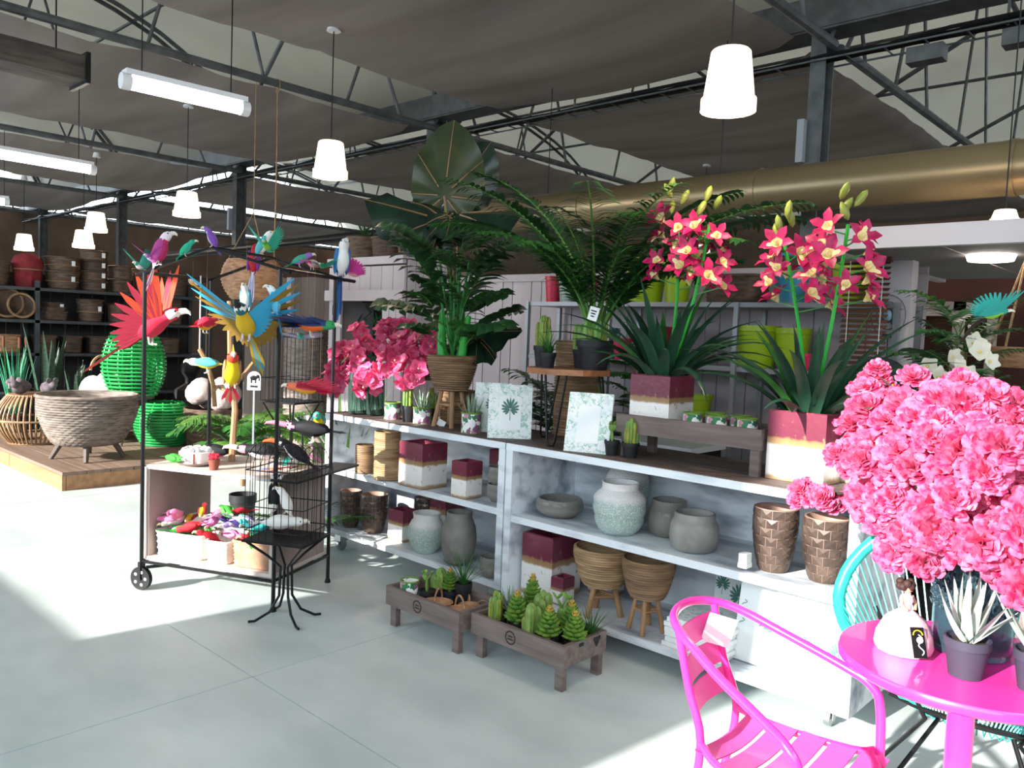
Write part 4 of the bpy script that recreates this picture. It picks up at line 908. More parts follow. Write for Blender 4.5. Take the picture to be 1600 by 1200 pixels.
b('white toy dove with teal back on the rear gable', roofp(.36, CD, .1), RT, 1.1, .17, '7fd0cc', 'f4f2ee', 'eef2f0', '58b8b8', tl=.4, beak='d8b050')
b('green toy hummingbird with spread teal wings on the ridge', roofp(.50, CD*.7, .07), FC, .4, .11, '3fae4a', '8ac84a', wing='2fb89a', style='spread', dih=.8, tl=.3, feet=False, bk=.25)
b('lilac toy bird with green tail on the rear slope', roofp(.62, CD, .045), RT, .5, .13, '9a6ac0', 'b07ad0', wing='3aa88a', tail='2f9a7a', tl=.5)
b('pink toy bird with lifted tail on the rear slope', roofp(.70, CD, .04), 2.0, -.1, .12, 'e88aa0', 'f0b0b8', wing='f0d0d8', tail='d84a90', tl=.9)
b('green toy hummingbird with flat teal wings near white macaw', roofp(.76, CD, .045), FC, .1, .09, '2f9a6a', '4ab07a', wing='2fb89a', style='spread', dih=.35, tl=.3, feet=False, bk=.3)
b('white toy macaw with blue back and long blue tail', cl(CW, CD+.07, 1.89), FC+.5, 1.3, .23, '3a86c0', 'f6f6f2', 'f4f4f0', '2f78b8', '2a4a8a', tl=1.35, beak='d0d0cc')
b('pink toy hummingbird with magenta wing at the eave end', cl(CW, CD+.2, 1.82), LF, .2, .1, 'e87a98', 'f0a0a8', '6ac0c0', 'd8409a', style='spread', dih=1.0, tl=.4, feet=False, bk=.35)
def hb(px, py, Y=2.2): return V((0, 0, 0))
b('large red toy macaw in flight with spread wings', (-4.677,2,1.467), RT, .62, .31, 'c81f3f', 'd02a4a', 'c81f3f', 'e05030', '8a1f30', face='f4f0ee', style='spread', dih=1.15, span=1.1, tl=1.3, lead=.1, hang=.5, wingt='b83048', bk=.2)
b('white and yellow toy chick hanging under the eave', (-4.515,2.15,1.72), FC, .2, .09, 'f3efe4', 'e8c040', 'f4f0ea', tl=.3, hang=.12, feet=False)
b('red and yellow crested toy parrot hanging beside the branch', (-4.244,2.1,1.49), 2.0, .2, .16, 'd8304a', 'e0a030', 'e04a3a', 'c8243e', tl=.3, crest='e8c040', hang=.45, plump=1.25)
b('blue and gold toy macaw with wings spread wide', (-3.732,2.05,1.505), FC, .75, .25, '2f9ab8', 'd8b020', '2a6a6a', '3aa8d0', 'b89a30', face='f0f0ea', style='spread', dih=.55, span=1.15, tl=1.25, lead=.25, hang=.4, beak='202020', wingt='8a6a20')
b('pale blue toy budgie on a swing', (-4.101,2.25,1.638), FC, 1.35, .15, '8ad0e0', 'eaf4f6', 'eef6f6', '5ab8d8', '3fa8d8', tl=.8, hang=.2)
b('pale blue toy budgie beside the front post', (-3.629,2.15,1.616), LF, 1.35, .15, '7fcce0', 'c8e8f0', 'eaf6f8', '58b8d8', '3fa0d0', tl=.9, hang=.2)
b('turquoise and yellow toy bird hanging low on the left', (-4.244,2.1,1.273), LF, .05, .17, '6ac8c0', 'e8d030', 'e8f0ec', '58c0c0', 'c8c060', tl=.6, hang=.6)
b('red-headed yellow-bellied toy rosella with red tail', (-3.952,2.1,1.245), FC+.4, 1.1, .22, '9a6a40', 'e8c818', 'd8482f', 'b8805a', 'd02848', tl=.5, crest='e8b040', hang=.6, plump=1.1)
b('orange-breasted toy lorikeet flying with dark blue wings', (-3.584,2.35,1.506), RT, .0, .2, '2a3a6a', 'e8682a', '2f9a5a', '24488a', '3a2a7a', style='spread', dih=.25, span=1.2, tl=.5, lead=-.5, hang=.42, wingt='1f3060')
b('tiny teal and lilac toy bird above the hanging wire cage', (-3.779,2.4,1.442), FC, .2, .1, '3ab8a0', '58c8b0', wing='c0b8e0', style='spread', dih=.1, tl=.3, hang=.4, feet=False)
b('scarlet and orange toy bird flying level beside the post', (-3.575,2.3,1.181), LF, .1, .17, 'e0505a', 'e8a030', 'e87a5a', 'd8284a', 'e02a5a', style='spread', dih=.3, tl=.9, hang=.6, lead=-.3)
b('round green and yellow toy bird hanging beside the shelf end', (-3.891,2.6,0.973), FC, .5, .14, '2fa88a', 'e8d020', '4ac0a0', '2a9a9a', tl=.3, hang=.8, plump=1.3, feet=False)
# branch perch
t = T('branch_perch', 'bare brown branch perch fixed in the cart', 'branch', cl(.33, .33, .701))
G().tube([(0, 0, 0), (-.01, .02, .3), (-.04, 0, .62), (-.1, .02, .92)], [.02, .018, .016, .014], 8).obj('trunk', m_pole, t)
for a, c in (((-.02, .01, .42), (.13, .05, .58)), ((-.015, .01, .38), (-.13, -.02, .42)), ((-.08, .02, .82), (-.0, .06, .95))): G().tube([a, c], [.011, .008], 6).obj('twig', m_pole, t)
# ropes hanging from the truss
for (px, lb) in (((-6.48,3.821,3.519), 'thin jute rope hanging straight from the roof truss'),):
    P_ = V(px); t = T('hanging_ball', 'dark wicker ball hanging on a thin jute rope from the truss', 'decoration', P_); G().tube([(0, 0, 0), (.01, 0, -.5), (0, 0, -(P_.z-1.75))], .006, 6).tube([(.0, 0, 0), (0, 0, 3.62-P_.z)], .006, 6).tube([(.04*cos(a), 0, .06*sin(a)+.06) for a in [2*pi*i/12 for i in range(12)]], .004, 5, 0, True).obj('rope', m_rope, t); G().ball((0, 0, -(P_.z-1.62)), (.13, .13, .14), None, 14, 10).obj('ball', mat('dark_cane', '#2c2320', '#43362f', rough=.8, sc=14), t)
t = T('hanging_rope', 'thick twisted pale rope hanging from the cart eave', 'rope', cl(.12, .3, 1.76)); G().tube([(0, 0, 0), (0, 0, -.42)], .004, 5).obj('cord', m_white, t); G().tube([(.0, 0, -.42), (.03, .03, -.5), (.05, .06, -.62), (.055, .07, -.75)], .014, 8).obj('twist', m_rope, t)
# wicker pot hung in the middle
t = T('hanging_wicker_pot', 'round wicker pot hanging on brown cords behind the cart', 'basket', (-6.48,3.616,1.705)); R = lambda u, w: .23*sin(pi*(.22+.5*u))+.03
weave(R, .34, 14, 20, .006, m=m_wick, nm='body', par=t)
for k in range(3): G().tube([(.2*cos(2.1*k), .2*sin(2.1*k), .34), (0, 0, .75)], .004, 5).obj('cord', m_rope, t)
G().tube([(0, 0, .75), (0, 0, 3.6-t.location.z)], .004, 5).obj('cord', m_rope, t)
# on the cart top
zt = .702
b('black toy toucan with pink bill perched high above the penguin-faced one', cl(.80, .40, .92), LF, .1, .25, '16171b', '16171b', '16171b', '1b1c22', '16171b', 'd87a9a', bk=.5, face='e08aa8', tl=.45, headp=.15, hang=.85)
b('black toy toucan with white face and orange bill', cl(.86, .16, zt+.12), LF, .65, .2, '16171b', 'f2f2ee', '16171b', '1b1c22', '16171b', 'e0582a', bk=.42, face='f4f2ee', tl=.5, headp=.05)
b('black toy toucan lying flat beside the striped box', cl(.2, .33, zt+.05), LF, .05, .22, '1b1c22', 'e09ab0', 'e8b8c4', '23242c', '16171b', 'e0a0b0', bk=.2, tl=.7, feet=False)
b('black toy toucan with pink and white face and wings out', cl(.56, .28, zt+.085), LF, .1, .24, '16171b', 'f2e8e8', '16171b', '16171b', '16171b', 'f0d0d0', face='e88aa0', bk=.35, style='spread', dih=.12, span=1.0, tl=.6, feet=False, lead=-.2)
b('green toy parrot lying at the cart front edge', cl(.16, .06, zt+.04), RT-.6, .0, .14, '3f9a3a', '5ab04a', tl=.4, feet=False)
b('toy toucan with yellow throat hanging upside down on the post', cl(.86, -.02, .62), FC, -1.3, .16, '16171b', 'e0d020', 'e0e0da', '16171b', 'e8e8e4', tl=.3, feet=False)
t = T('striped_box', 'round white box with brown stripes on a saucer', 'box', cl(.24, .14, zt), CR)
G().lathe([(0, 0), (.07, 0), (.098, .012), (.102, .018), (0, .014)], 26).obj('saucer', mat('saucer', '#8f8078', rough=.5), t)
G().lathe([(0, .015), (.088, .015), (.092, .075), (.086, .078), (0, .07)], 26).obj('box', mat('cream_fabric', '#efe6e2', rough=.8), t)
for k in range(6): G().box((.0912*cos(k*1.05), .0912*sin(k*1.05), .045), (.003, .009, .056), RZ(k*1.05)).obj('stripe', mat('brown_stripe', '#7a3a36', rough=.8), t)
rr = random.Random(2); g = G()
for k in range(26): g.ball((.075*math.sqrt(rr.random())*cos(k*2.4), .075*math.sqrt(rr.random())*sin(k*2.4), .085), .016, None, 6, 4)
g.obj('pebbles', m_white, t)
t = T('small_flower_pot', 'tiny terracotta pot with red flower on the cart top', 'potted plant', cl(.42, .06, zt)); G().lathe([(0, 0), (.022, 0), (.032, .055), (.028, .055), (0, .05)], 14).obj('pot', mat('terracotta', '#8a4a3a', rough=.7), t)
for k in range(7): G().ball((.018*cos(k*.9), .018*sin(k*.9), .07+.006*(k % 2)), .014, None, 6, 4).obj('blossom', mat('red_blossom', '#c8203a', rough=.6), t)
m_fe = [('2f6ac0', 'blue'), ('e07a2a', 'orange'), ('c8283a', 'red'), ('8ab83a', 'lime green'), ('f0e8e0', 'white'), ('2fa89a', 'teal'), ('e8c030', 'yellow'), ('d87ab0', 'pink'), ('1b1c22', 'black')]
for k in range(9):
    c, n = m_fe[k]; o = G().leaf([(-.09, 0, 0), (-.03, 0, .012), (.05, 0, .012), (.1, 0, 0)], [.006, .02, .016, .002], (0, 1, 0), .2).obj('feather_bundle', fc(c), None, cl(.72+.05*(k % 4), .13+.09*(k//3), zt+.012+.008*k), (0, -.1, CR+.4*k)); tag(o, n+' toy feather lying in the heap beside the toucan', 'feather', 'feather heap')
# heap of toy birds in the boxes
HP = [('f08ac0', 'e88ac0', 'pink'), ('3f9a3a', '2f8a34', 'green'), ('c8283a', 'c02030', 'red'), ('f0ead8', 'e8e4dc', 'white'), ('2a3a8a', '3a2a6a', 'dark blue'), ('f08ac0', 'f0a0c8', 'pink'), ('3ab0a8', '2a9aa0', 'teal'), ('3f9a3a', '58b04a', 'green'), ('e0c030', 'c8283a', 'yellow and red'), ('9a8ac0', 'c8c0e0', 'lilac')]
rr = random.Random(21)
for k in range(34):
    c = HP[k % 10]; x = .07+.72*((k*.618) % 1); y = rr.uniform(.09, .2); h = .31+.16*rr.random()*(1-abs(x-.42))
    b(c[2]+' toy parrot heaped over the '+('long white' if x < .36 else 'short white' if x < .55 else 'tan')+' cart basket', cl(x, y, h), rr.uniform(0, 6.28), rr.uniform(-.4, .5), rr.uniform(.1, .17), c[0], c[0], c[0], c[1], c[1], tl=.6, group='toy birds heaped in the cart', feet=False, beak='d8c8a0')

# ---------------------------------------------------------------- wire cage on a stand in front
t = T('wire_birdcage', 'black wire birdcage on a curved-leg stand beside the cart', 'birdcage', (-3.55, 2.2, 0), .5)
ca_, cb_, cz0, cz1 = .16, .13, .43, .78
g = G()
for z in (cz0, cz0+.05, .6, cz1): g.tube([(-ca_, -cb_, z), (ca_, -cb_, z), (ca_, cb_, z), (-ca_, cb_, z)], .003, 5, 0, True)
for i in range(9):
    x = -ca_+2*ca_*i/8
    g.tube([(x, -cb_, cz0)]+[(x, -cb_*cos(a), cz1+.12*sin(a)) for a in [pi*j/10 for j in range(11)]]+[(x, cb_, cz0)], .0018, 4)
for i in range(1, 6):
    y = -cb_+2*cb_*i/6; zt_ = cz1+.12*math.sqrt(max(0, 1-(y/cb_)**2))
    for x in (-ca_, ca_): g.tube([(x, y, cz0), (x, y, zt_)], .0018, 4)
o = g.obj('bars', m_dark, t); o['kind'] = 'stuff'
G().box((0, 0, cz0-.004), (2*ca_+.02, 2*cb_+.02, .012)).obj('tray', m_dark, t)
for sx in (-1, 1):
    for sy in (-1, 1):
        G().tube([(sx*ca_*.95, sy*cb_*.95, cz0-.01), (sx*.07, sy*.06, cz0-.09), (sx*.02, sy*.02, .28), (sx*.025, sy*.02, .13), (sx*.06, sy*.05, .05), (sx*.115, sy*.095, .012), (sx*.14, sy*.115, .012)], .007, 7).obj('curved_leg', m_dark, t)
b('white toy dove lying on the birdcage floor', (-3.57, 2.18, .505), RT, .05, .2, 'f2f2ee', 'f0f0ea', tl=.45, feet=False)
b('white toy cockatoo standing upright in the birdcage', (-3.6, 2.22, .60), LF, 1.2, .15, 'f4f4f0', 'f0ece0', tl=.3, crest='e8d878')
# a second cage hanging behind the posts
t = T('wire_cage_stand', 'square black wire cage standing on thin legs behind the cart', 'birdcage', (-4.69, 2.92, 0), .3)
g = G()
for z in (1.0, 1.15, 1.42): g.tube([(-.14, -.14, z), (.14, -.14, z), (.14, .14, z), (-.14, .14, z)], .003, 5, 0, True)
for i in range(9):
    for s_ in (-1, 1):
        g.tube([(-.14+.035*i, s_*.14, 1.0), (-.14+.035*i, s_*.14, 1.42)], .0018, 4); g.tube([(s_*.14, -.14+.035*i, 1.0), (s_*.14, -.14+.035*i, 1.42)], .0018, 4)
for k in range(2): g.tube([(-.14*(1-2*k), -.14, 1.42), (0, 0, 1.52), (.14*(1-2*k), .14, 1.42)], .003, 4)
o = g.obj('bars', m_dark, t); o['kind'] = 'stuff'
G().box((0, 0, .995), (.3, .3, .01)).obj('tray', m_dark, t)
for sx in (-1, 1):
    for sy in (-1, 1): G().tube([(sx*.13, sy*.13, .99), (sx*.05, sy*.05, .8), (sx*.08, sy*.08, 0)], .006, 6).obj('leg', m_dark, t)
# ferns and plants behind the cart
t = T('fern_plant', 'bright green arching fern behind the cart', 'potted plant', (-5.45, 3.0, 0)); nursery(t, .1, .24)
FG = [frond(.62, 22, .17, .014, 1.3, m_leafy, .25, 5), frond(.55, 20, .16, .014, 1.6, m_leafg, .3, 6)]
G().tube([(0, 0, .3), (0, 0, .72)], .02, 8).obj('trunk', m_stemp, t)
for k in range(22): link('frond', FG[k % 2], t, (0, 0, .7-.012*k), (0, U(0, .6), 2.4*k), U(.8, 1.1))
t = T('sago_palm', 'low dark spiky sago palm seen through the cart', 'potted plant', (-4.4, 2.85, 0)); zs = nursery(t, .09, .2)
FS = frond(.45, 26, .1, .006, .7, m_leafd, .6, 8)
for k in range(13): link('frond', FS, t, (0, 0, zs), (0, U(.1, .5), 2.4*k), U(.8, 1.05))
t = T('leafy_plant', 'light green bamboo-leaved plant beside the shelf end', 'potted plant', (-4.78, 3.42, 0)); zs = nursery(t, .12, .3)
for k in range(40):
    w = 2.4*k; P = blade(U(.5, .95), 0, U(.05, .5), U(.1, .8), w, 6); G().leaf([V(p)+V((0, 0, zs)) for p in P], [.006, .011, .014, .013, .01, .006, .001], (-sin(w), cos(w), 0), .3).obj('leaf', m_leafy if k % 2 else m_leafg, t, ang=70)
t = T('garden_sign', 'small white arched garden sign with black animal silhouette on a stake', 'sign', (-4.876,2.75,0.929))
G().box((0, 0, -.12), (.012, .008, .5)).obj('stake', mat('sign_stake', '#8a8f94', rough=.5), t, rot=(0, 0, FC+pi/2))
g = G(); vs = [(-.045, 0, .13), (.045, 0, .13)]+[(.045*cos(a), 0, .21+.045*sin(a)) for a in [pi*i/12 for i in range(13)]]
g.add([(p[0], -.006, p[2]) for p in vs]+[(p[0], .006, p[2]) for p in vs], [list(range(15)), list(range(15, 30))[::-1]]+[(i, (i+1) % 15, 15+(i+1) % 15, 15+i) for i in range(15)]); g.obj('plate', m_white, t, rot=(0, 0, FC+pi/2), smooth=False)
g = G(); g.ball((-.003, -.008, .212), (.024, .002, .016)); g.ball((.024, -.008, .222), (.012, .002, .012)); g.box((.034, -.008, .205), (.005, .002, .025)); g.box((-.018, -.008, .19), (.007, .002, .024)); g.box((.01, -.008, .19), (.007, .002, .024))
for k in range(5): g.box((-.02+.01*k, -.008, .155), (.006, .002, .014))
g.obj('silhouette', m_dark, t, rot=(0, 0, FC+pi/2))


# ---------------------------------------------------------------- wooden platform and wicker goods on the left
m_plank = mat('orange_pine', '#a9805c', '#8f6848', rough=.6, sc=3, st=(.4, 6, 6), det=5, rnd=.08)
m_platt = mat('dusty_plank', '#8a7468', '#75604f', rough=.7, sc=3, st=(.4, 6, 6), det=5, rnd=.1)
t = T('wooden_platform', 'low wooden display platform of planks under the wicker baskets', 'platform', (-7.45, 2.42, 0))
pw, pd = 3.0, 2.6
for k in range(13): G().box((-pw/2, pd*(k+.5)/13, .145), (pw, pd/13-.006, .03)).obj('deck_plank', m_platt, t)
for x0, x1 in ((-1.45, 0), (-2.95, -1.46)): G().box(((x0+x1)/2, .015, .065), (x1-x0, .03, .128)).obj('front_board', m_plank, t)
G().box((-.015, pd/2, .065), (.03, pd-.07, .128)).obj('side_board', m_plank, t)
for x in (-.3, -1.5, -2.7): G().box((x, pd/2, .06), (.08, pd-.1, .12)).obj('bearer', m_plank, t)
PZ = .161
m_gwick = mat('grey_wicker', '#8c8078', '#5f544d', rough=.7, sc=9, st=(1, 1, 5), rnd=.08); m_bwick = mat('brown_wicker', '#6a5546', '#43342b', rough=.75, sc=10, st=(1, 1, 5), rnd=.25); m_rat = mat('rattan_rod', '#a5835f', '#7d5f45', rough=.55, sc=9)
bx_ = (-8.106,2.857,0.161,0.429,0.647)
t = T('wicker_basket_table', 'large grey wicker tub on four splayed wooden legs', 'basket', bx_[:3], .4); R_, H_ = bx_[3], .60
Rf = lambda u, w: R_*(.62+.38*min(1, u*1.5)**.6)
weave(Rf, H_-.14, 20, 34, .011, m=m_gwick, nm='tub', par=t, loc=(0, 0, .14)); G().tube([(R_*cos(a), R_*sin(a), H_) for a in [2*pi*i/36 for i in range(36)]], .016, 8, 0, True).obj('rim', m_gwick, t)
for k in range(4):
    w = pi/4+pi/2*k; G().tube([(R_*.5*cos(w), R_*.5*sin(w), .17), (R_*.72*cos(w), R_*.72*sin(w), 0)], [.03, .02], 8).obj('leg', mat('grey_leg', '#5f5450', rough=.6), t)
def cane_ball(c, label, m, rows, rod, R, h, cat='basket', name='cane_lantern', ribs=14, par=None):
    x, y, z = c; t = T(name, label, cat, (x, y, z)); g = G()
    f = lambda u: R*(.55+.45*sin(pi*(.08+.86*u))**.8)
    for i in range(rows):
        u = (i+.5)/rows; g.tube([(f(u)*cos(a), f(u)*sin(a), h*u) for a in [2*pi*k/36 for k in range(36)]], rod, 6, 0, True)
    o = g.obj('cane_rings', m, t); o['kind'] = 'stuff'
    g = G()
    for k in range(ribs):
        a = 2*pi*k/ribs; g.tube([((f(u)-rod)*cos(a), (f(u)-rod)*sin(a), h*u) for u in [i/10 for i in range(11)]], rod*.8, 5)
    o = g.obj('upright_canes', m, t); o['kind'] = 'stuff'
    return t
m_gcane = mat('lacquered_green_cane', '#2fae5a', '#1f8f46', rough=.25, sc=8, coat=.5)
lb = (-8.623,3.803,0.161,0.294,0.543)
cane_ball(lb[:3], 'green lacquered cane lantern standing lower, near the cart', m_gcane, 15, .013, lb[3], .46)
ub = (-8.78,3.55,0.683,0.313,0.68)
cane_ball(ub[:3], 'green lacquered cane lantern raised on a wooden stool', m_gcane, 17, .013, ub[3], ub[4])
t = T('wooden_stool', 'dark wooden stool carrying the raised green lantern', 'stool', (ub[0], ub[1], PZ)); sh_ = ub[2]-PZ-.002
G().lathe([(0, sh_-.03), (.2, sh_-.03), (.2, sh_), (0, sh_)], 24).obj('seat', m_tray, t)
for k in range(4): G().tube([(.14*cos(k*pi/2+.5), .14*sin(k*pi/2+.5), sh_-.03), (.19*cos(k*pi/2+.5), .19*sin(k*pi/2+.5), 0)], .022, 8).obj('leg', m_tray, t)
# squat rattan cage
t = T('rattan_pouf', 'squat round basket of bent brown rattan rods', 'basket', (-9.4, 2.80, PZ)); g = G()
for k in range(44):
    a = 2*pi*k/44; g.tube([((.25+.13*sin(pi*u))*cos(a), (.25+.13*sin(pi*u))*sin(a), .5*u+.01) for u in [i/10 for i in range(11)]], .01, 5)
o = g.obj('rods', m_rat, t); o['kind'] = 'stuff'
for z, r in ((.01, .25), (.25, .38), (.5, .25)): G().tube([(r*cos(a), r*sin(a), z) for a in [2*pi*i/36 for i in range(36)]], .013, 6, 0, True).obj('hoop', m_rat, t)
G().lathe([(0, .49), (.25, .49), (.25, .51), (0, .51)], 30).obj('lid', m_rat, t)
m_mouse = mat('grey_felt', '#6a6066', '#4f464c', rough=.9, sc=20)
for k, (dx, dy, lb_) in enumerate(((-.15, -.1, 'grey felt mouse figure at the outer edge of the rattan basket'), (.03, -.16, 'grey felt mouse figure with white card in the middle'), (.17, .06, 'brown felt mouse figure nearest the grey tub'))):
    t = T('felt_mouse', lb_, 'figurine', (-9.4+dx, 2.80+dy, PZ+.511), 4.5+k); g = G(); g.ball((0, 0, .07), (.1, .07, .07)); g.obj('body', m_mouse, t)
    G().ball((.09, 0, .11), (.05, .04, .04)).obj('head', m_mouse, t)
    for s_ in (-1, 1): G().ball((.08, s_*.035, .155), (.012, .03, .03)).obj('ear', m_mouse, t)
    G().tube([(-.09, 0, .05), (-.16, .03, .02), (-.2, .08, .02)], .006, 5).obj('tail', m_mouse, t)
    if k == 1: G().box((.06, -.06, .09), (.07, .004, .05)).obj('card', MATS['sticker'], t)
# plants and cushions behind the tub
def reeds(loc, label, n, h, w, m, name, pot=.12, cattail=0):
    t = T(name, label, 'potted plant', loc); zs = nursery(t, pot, .22); rr = random.Random(int(h*100))
    for k in range(n):
        a = 2.4*k; P = blade(h*rr.uniform(.65, 1), 0, rr.uniform(0, .16), rr.uniform(0, .3), a, 6); o_ = V((pot*.6*rr.random()*cos(a), pot*.6*rr.random()*sin(a), zs))
        G().leaf([V(p)+o_ for p in P], [w*.8, w, w, w*.95, w*.8, w*.5, .001], (-sin(a), cos(a), 0), .3).obj('leaf', m, t, ang=70)
    for k in range(cattail):
        a = 2*k; p = V((.05*cos(a), .05*sin(a), zs)); e = p+V((.08*cos(a), .08*sin(a), h*.9)); G().tube([p, e], .004, 4).obj('stalk', m_leafy, t); G().tube([e, e+V((0, 0, .12))], .014, 7).obj('cattail', mat('cattail', '#6a3a24', rough=.9), t)
m_teal_reed = mat('teal_reed', '#3f9a76', '#2f7f5a', rough=.5, sc=10); m_snake = mat('snake_leaf', '#24372c', '#3a5540', rough=.45, sc=14, st=(1, 1, 5))
reeds((-10.3, 2.86, PZ), 'teal green reed grass with brown cattails', 46, .85, .008, m_teal_reed, 'reed_grass', .1, 3)
reeds((-10.1, 3.15, PZ), 'tall dark snake plant behind the grey tub', 14, 1.15, .034, m_snake, 'snake_plant')
reeds((-9.78, 3.32, PZ), 'shorter dark snake plant beside the cream cushions', 10, .75, .03, m_snake, 'snake_plant')
m_cream = mat('cream_fur', '#e6ddd3', '#cbbfb4', rough=.95, sc=22, bump=.4)
t = T('cushion_basket', 'handled wicker basket heaped with cream cushions', 'basket', (-9.3, 3.42, PZ)); Rb = lambda u, w: .19+.04*u
weave(Rb, .45, 14, 20, .006, m=m_gwick, nm='body', par=t); G().tube([(0, .12*cos(a), .76+.16*sin(a)) for a in [pi*i/12 for i in range(13)]], .014, 7).obj('handle', m_rat, t)
for k, (p, s_, r_) in enumerate((((-.08, -.06, .5), (.2, .08, .2), .4), ((.1, .02, .55), (.2, .09, .2), -.3), ((.0, .1, .66), (.21, .14, .09), .0))): G().ball(p, s_, RZ(r_), 16, 10).obj('cushion', m_cream, t)
# dark storage rack with baskets
m_rack = mat('rack_steel', '#4c5055', '#3f4347', rough=.5, metal=.3); m_rackb = mat('rack_back', '#3a3838', '#2c2b2b', rough=.8, sc=3, st=(1, 1, .2), rnd=.15)
RXX = -10.6; t = T('storage_rack', 'dark metal storage rack full of wicker baskets', 'shelf', (RXX, 2.0, 0)); RL = 3.25
for z in (1.8, 1.42, 1.03, .55): G().box((-.24, RL/2, z), (.48, RL, .035)).obj('shelf_board', m_rack, t)
for y in (.02, 1.17, 2.35, RL-.02):
    for x in (-.02, -.46): G().box((x, y, .99), (.04, .05, 1.98 if x < -.1 else 1.82)).obj('post', m_rack, t)
for k in range(20): G().box((-.5, RL*(k+.5)/20, 1.0), (.02, RL/20-.008, 2.0)).obj('back_plank', m_rackb, t)
def rbasket(px0, px1, yt, yb, z, label, kind='round', m=None, n=1, group='baskets on the dark rack', xo=-.22, flare=.14):
    pass
def bk(y, z, r, h, label, kind='round', m=None, xo=-.2, flare=.16, sticker=True):
    t = T('wicker_basket', label, 'basket', (RXX+xo, y, z), 0, 'baskets on the dark rack'); m = m or m_bwick
    R = (lambda u, w: r*(1-flare+flare*u)) if kind != 'box' else (lambda u, w: sbox(r, r*.8)(u, w))
    weave(R, h, max(5, int(h/.03)), 16, .006, m=m, nm='body', par=t); rimring(R, h, .011, 28, m, t)
    if kind == 'band': rimring(lambda u, w: R(.45, w)+.006, h*.45, .008, 28, m_rat, t, 'band')
    if sticker: G().box((r*.95+.01, .06, h*.6), (.003, .04, .06)).obj('price_tag', MATS['sticker'], t)
    return t
SZ = [1.818, 1.438, 1.048, .568]
bk(2.75, SZ[0], .19, .27, 'wicker basket beside the red fabric one', sticker=False)
t = T('fabric_basket', 'red fabric covered basket with drawstring on the rack top', 'basket', (RXX-.2, 3.12, SZ[0])); m_redf = mat('red_fabric', '#8a2a30', '#6f1f26', rough=.9, sc=12, bump=.3)
G().lathe([(0, 0), (.13, 0), (.15, .12), (.15, .2), (.16, .24), (.165, .3), (.13, .37), (.06, .4), (0, .405)], 24, fn=lambda w, i: .006*cos(9*w)).obj('cover', m_redf, t); G().tube([(.155*cos(a), .155*sin(a), .21) for a in [2*pi*i/24 for i in range(24)]], .008, 5, 0, True).obj('drawstring', m_rope, t)
bk(3.5, SZ[0], .19, .21, 'tall flared wicker basket, lower of a nested pair', 'band'); bk(3.5, SZ[0]+.212, .195, .17, 'tall flared wicker basket, upper of a nested pair', 'band')
for k in range(4): bk(3.86, SZ[0]+.125*k, .155, .12, 'round lidded wicker basket, %s in the tall stack' % ['lowest', 'second', 'third', 'topmost'][k], flare=.05)
for k in range(2): bk(4.17, SZ[0]+.17*k, .14, .165, 'strapped wicker trunk, %s of two' % ['lower', 'upper'][k], 'box', sticker=False)
bk(4.5, SZ[0], .16, .32, 'dark round wicker basket behind the red macaw', sticker=False); bk(4.88, SZ[0], .18, .28, 'plain round wicker basket at the rack end', sticker=False)
for k, (y, r) in enumerate(((2.86, .17), (3.0, .14))):
    tt_ = T('wicker_tray', ['large oval wicker tray leaning on the rack', 'smaller oval wicker tray leaning in front'][k], 'tray', (RXX-.1+.05*k, y, SZ[1]+r+.01), rot=(0, 1.35, 0)); Rt = lambda u, w, r=r: r*(.85+.15*u)
    weave(Rt, .06, 3, 20, .005, m=m_bwick, nm='body', par=tt_); rimring(Rt, .06, .014, 28, m_rat, tt_)
for k in range(3): bk(3.4, SZ[1]+.055*k, .16-.025*k, .1, 'square nested wicker tray, %s in the set' % ['largest', 'middle', 'smallest'][k], 'box', sticker=k == 2)
bk(3.82, SZ[1], .155, .27, 'round wicker basket with two paper tags on the rack', 'band'); bk(4.16, SZ[1], .14, .23, 'smaller round wicker basket without band on the rack', sticker=False)
bk(4.53, SZ[1], .15, .25, 'round wicker basket in the shadow of the red macaw', sticker=False)
for y, r, lb_ in ((2.88, .17, 'low oval wicker basket beside the rack post'), (3.3, .14, 'low square wicker basket behind the snake plant'), (3.6, .13, 'low square wicker basket with dark tag'), (3.9, .14, 'low square wicker basket near the green lantern'), (4.4, .14, 'low wicker hamper in the deep shade'), (4.8, .15, 'low wicker hamper at the end of rack')): bk(y, SZ[2], r, .2, lb_, 'box', sticker=False, m=m_wick if y < 3 else None)
for k in range(3): bk(4.85, SZ[1]+.0+.12*k, .13, .115, 'lidded wicker box, %s in a stack at the rack end' % ['lowest', 'middle', 'topmost'][k], 'box', sticker=False)
# dark figure statue and fluffy basket between lantern and cart
t = T('bust_statue', 'dark stone seated figure statue behind the green lanterns', 'statue', (-9.05, 4.3, PZ)); m_stone = mat('dark_stone', '#0d0c0d', '#161415', rough=.6)
G().lathe([(0, 0), (.26, 0), (.28, .15), (.2, .4), (.17, .55), (.06, .62), (.06, .68), (.1, .74), (.11, .82), (.07, .9), (0, .93)], 20).obj('figure', m_stone, t); G().box((0, 0, .02), (.5, .4, .04)).obj('base', m_stone, t)
t = T('fleece_basket', 'wicker basket with pinkish fleece behind the cart', 'basket', (-8.2, 4.15, PZ)); weave(lambda u, w: .26+.04*u, .42, 12, 20, .006, m=m_bwick, nm='body', par=t)
for k in range(6): G().ball((.16*cos(k), .16*sin(k), .52+.05*(k % 3)), (.15, .13, .13), None, 10, 7).obj('fleece', mat('pink_fleece', '#cdbdb8', '#b3a09c', rough=1, sc=25, bump=.4), t)


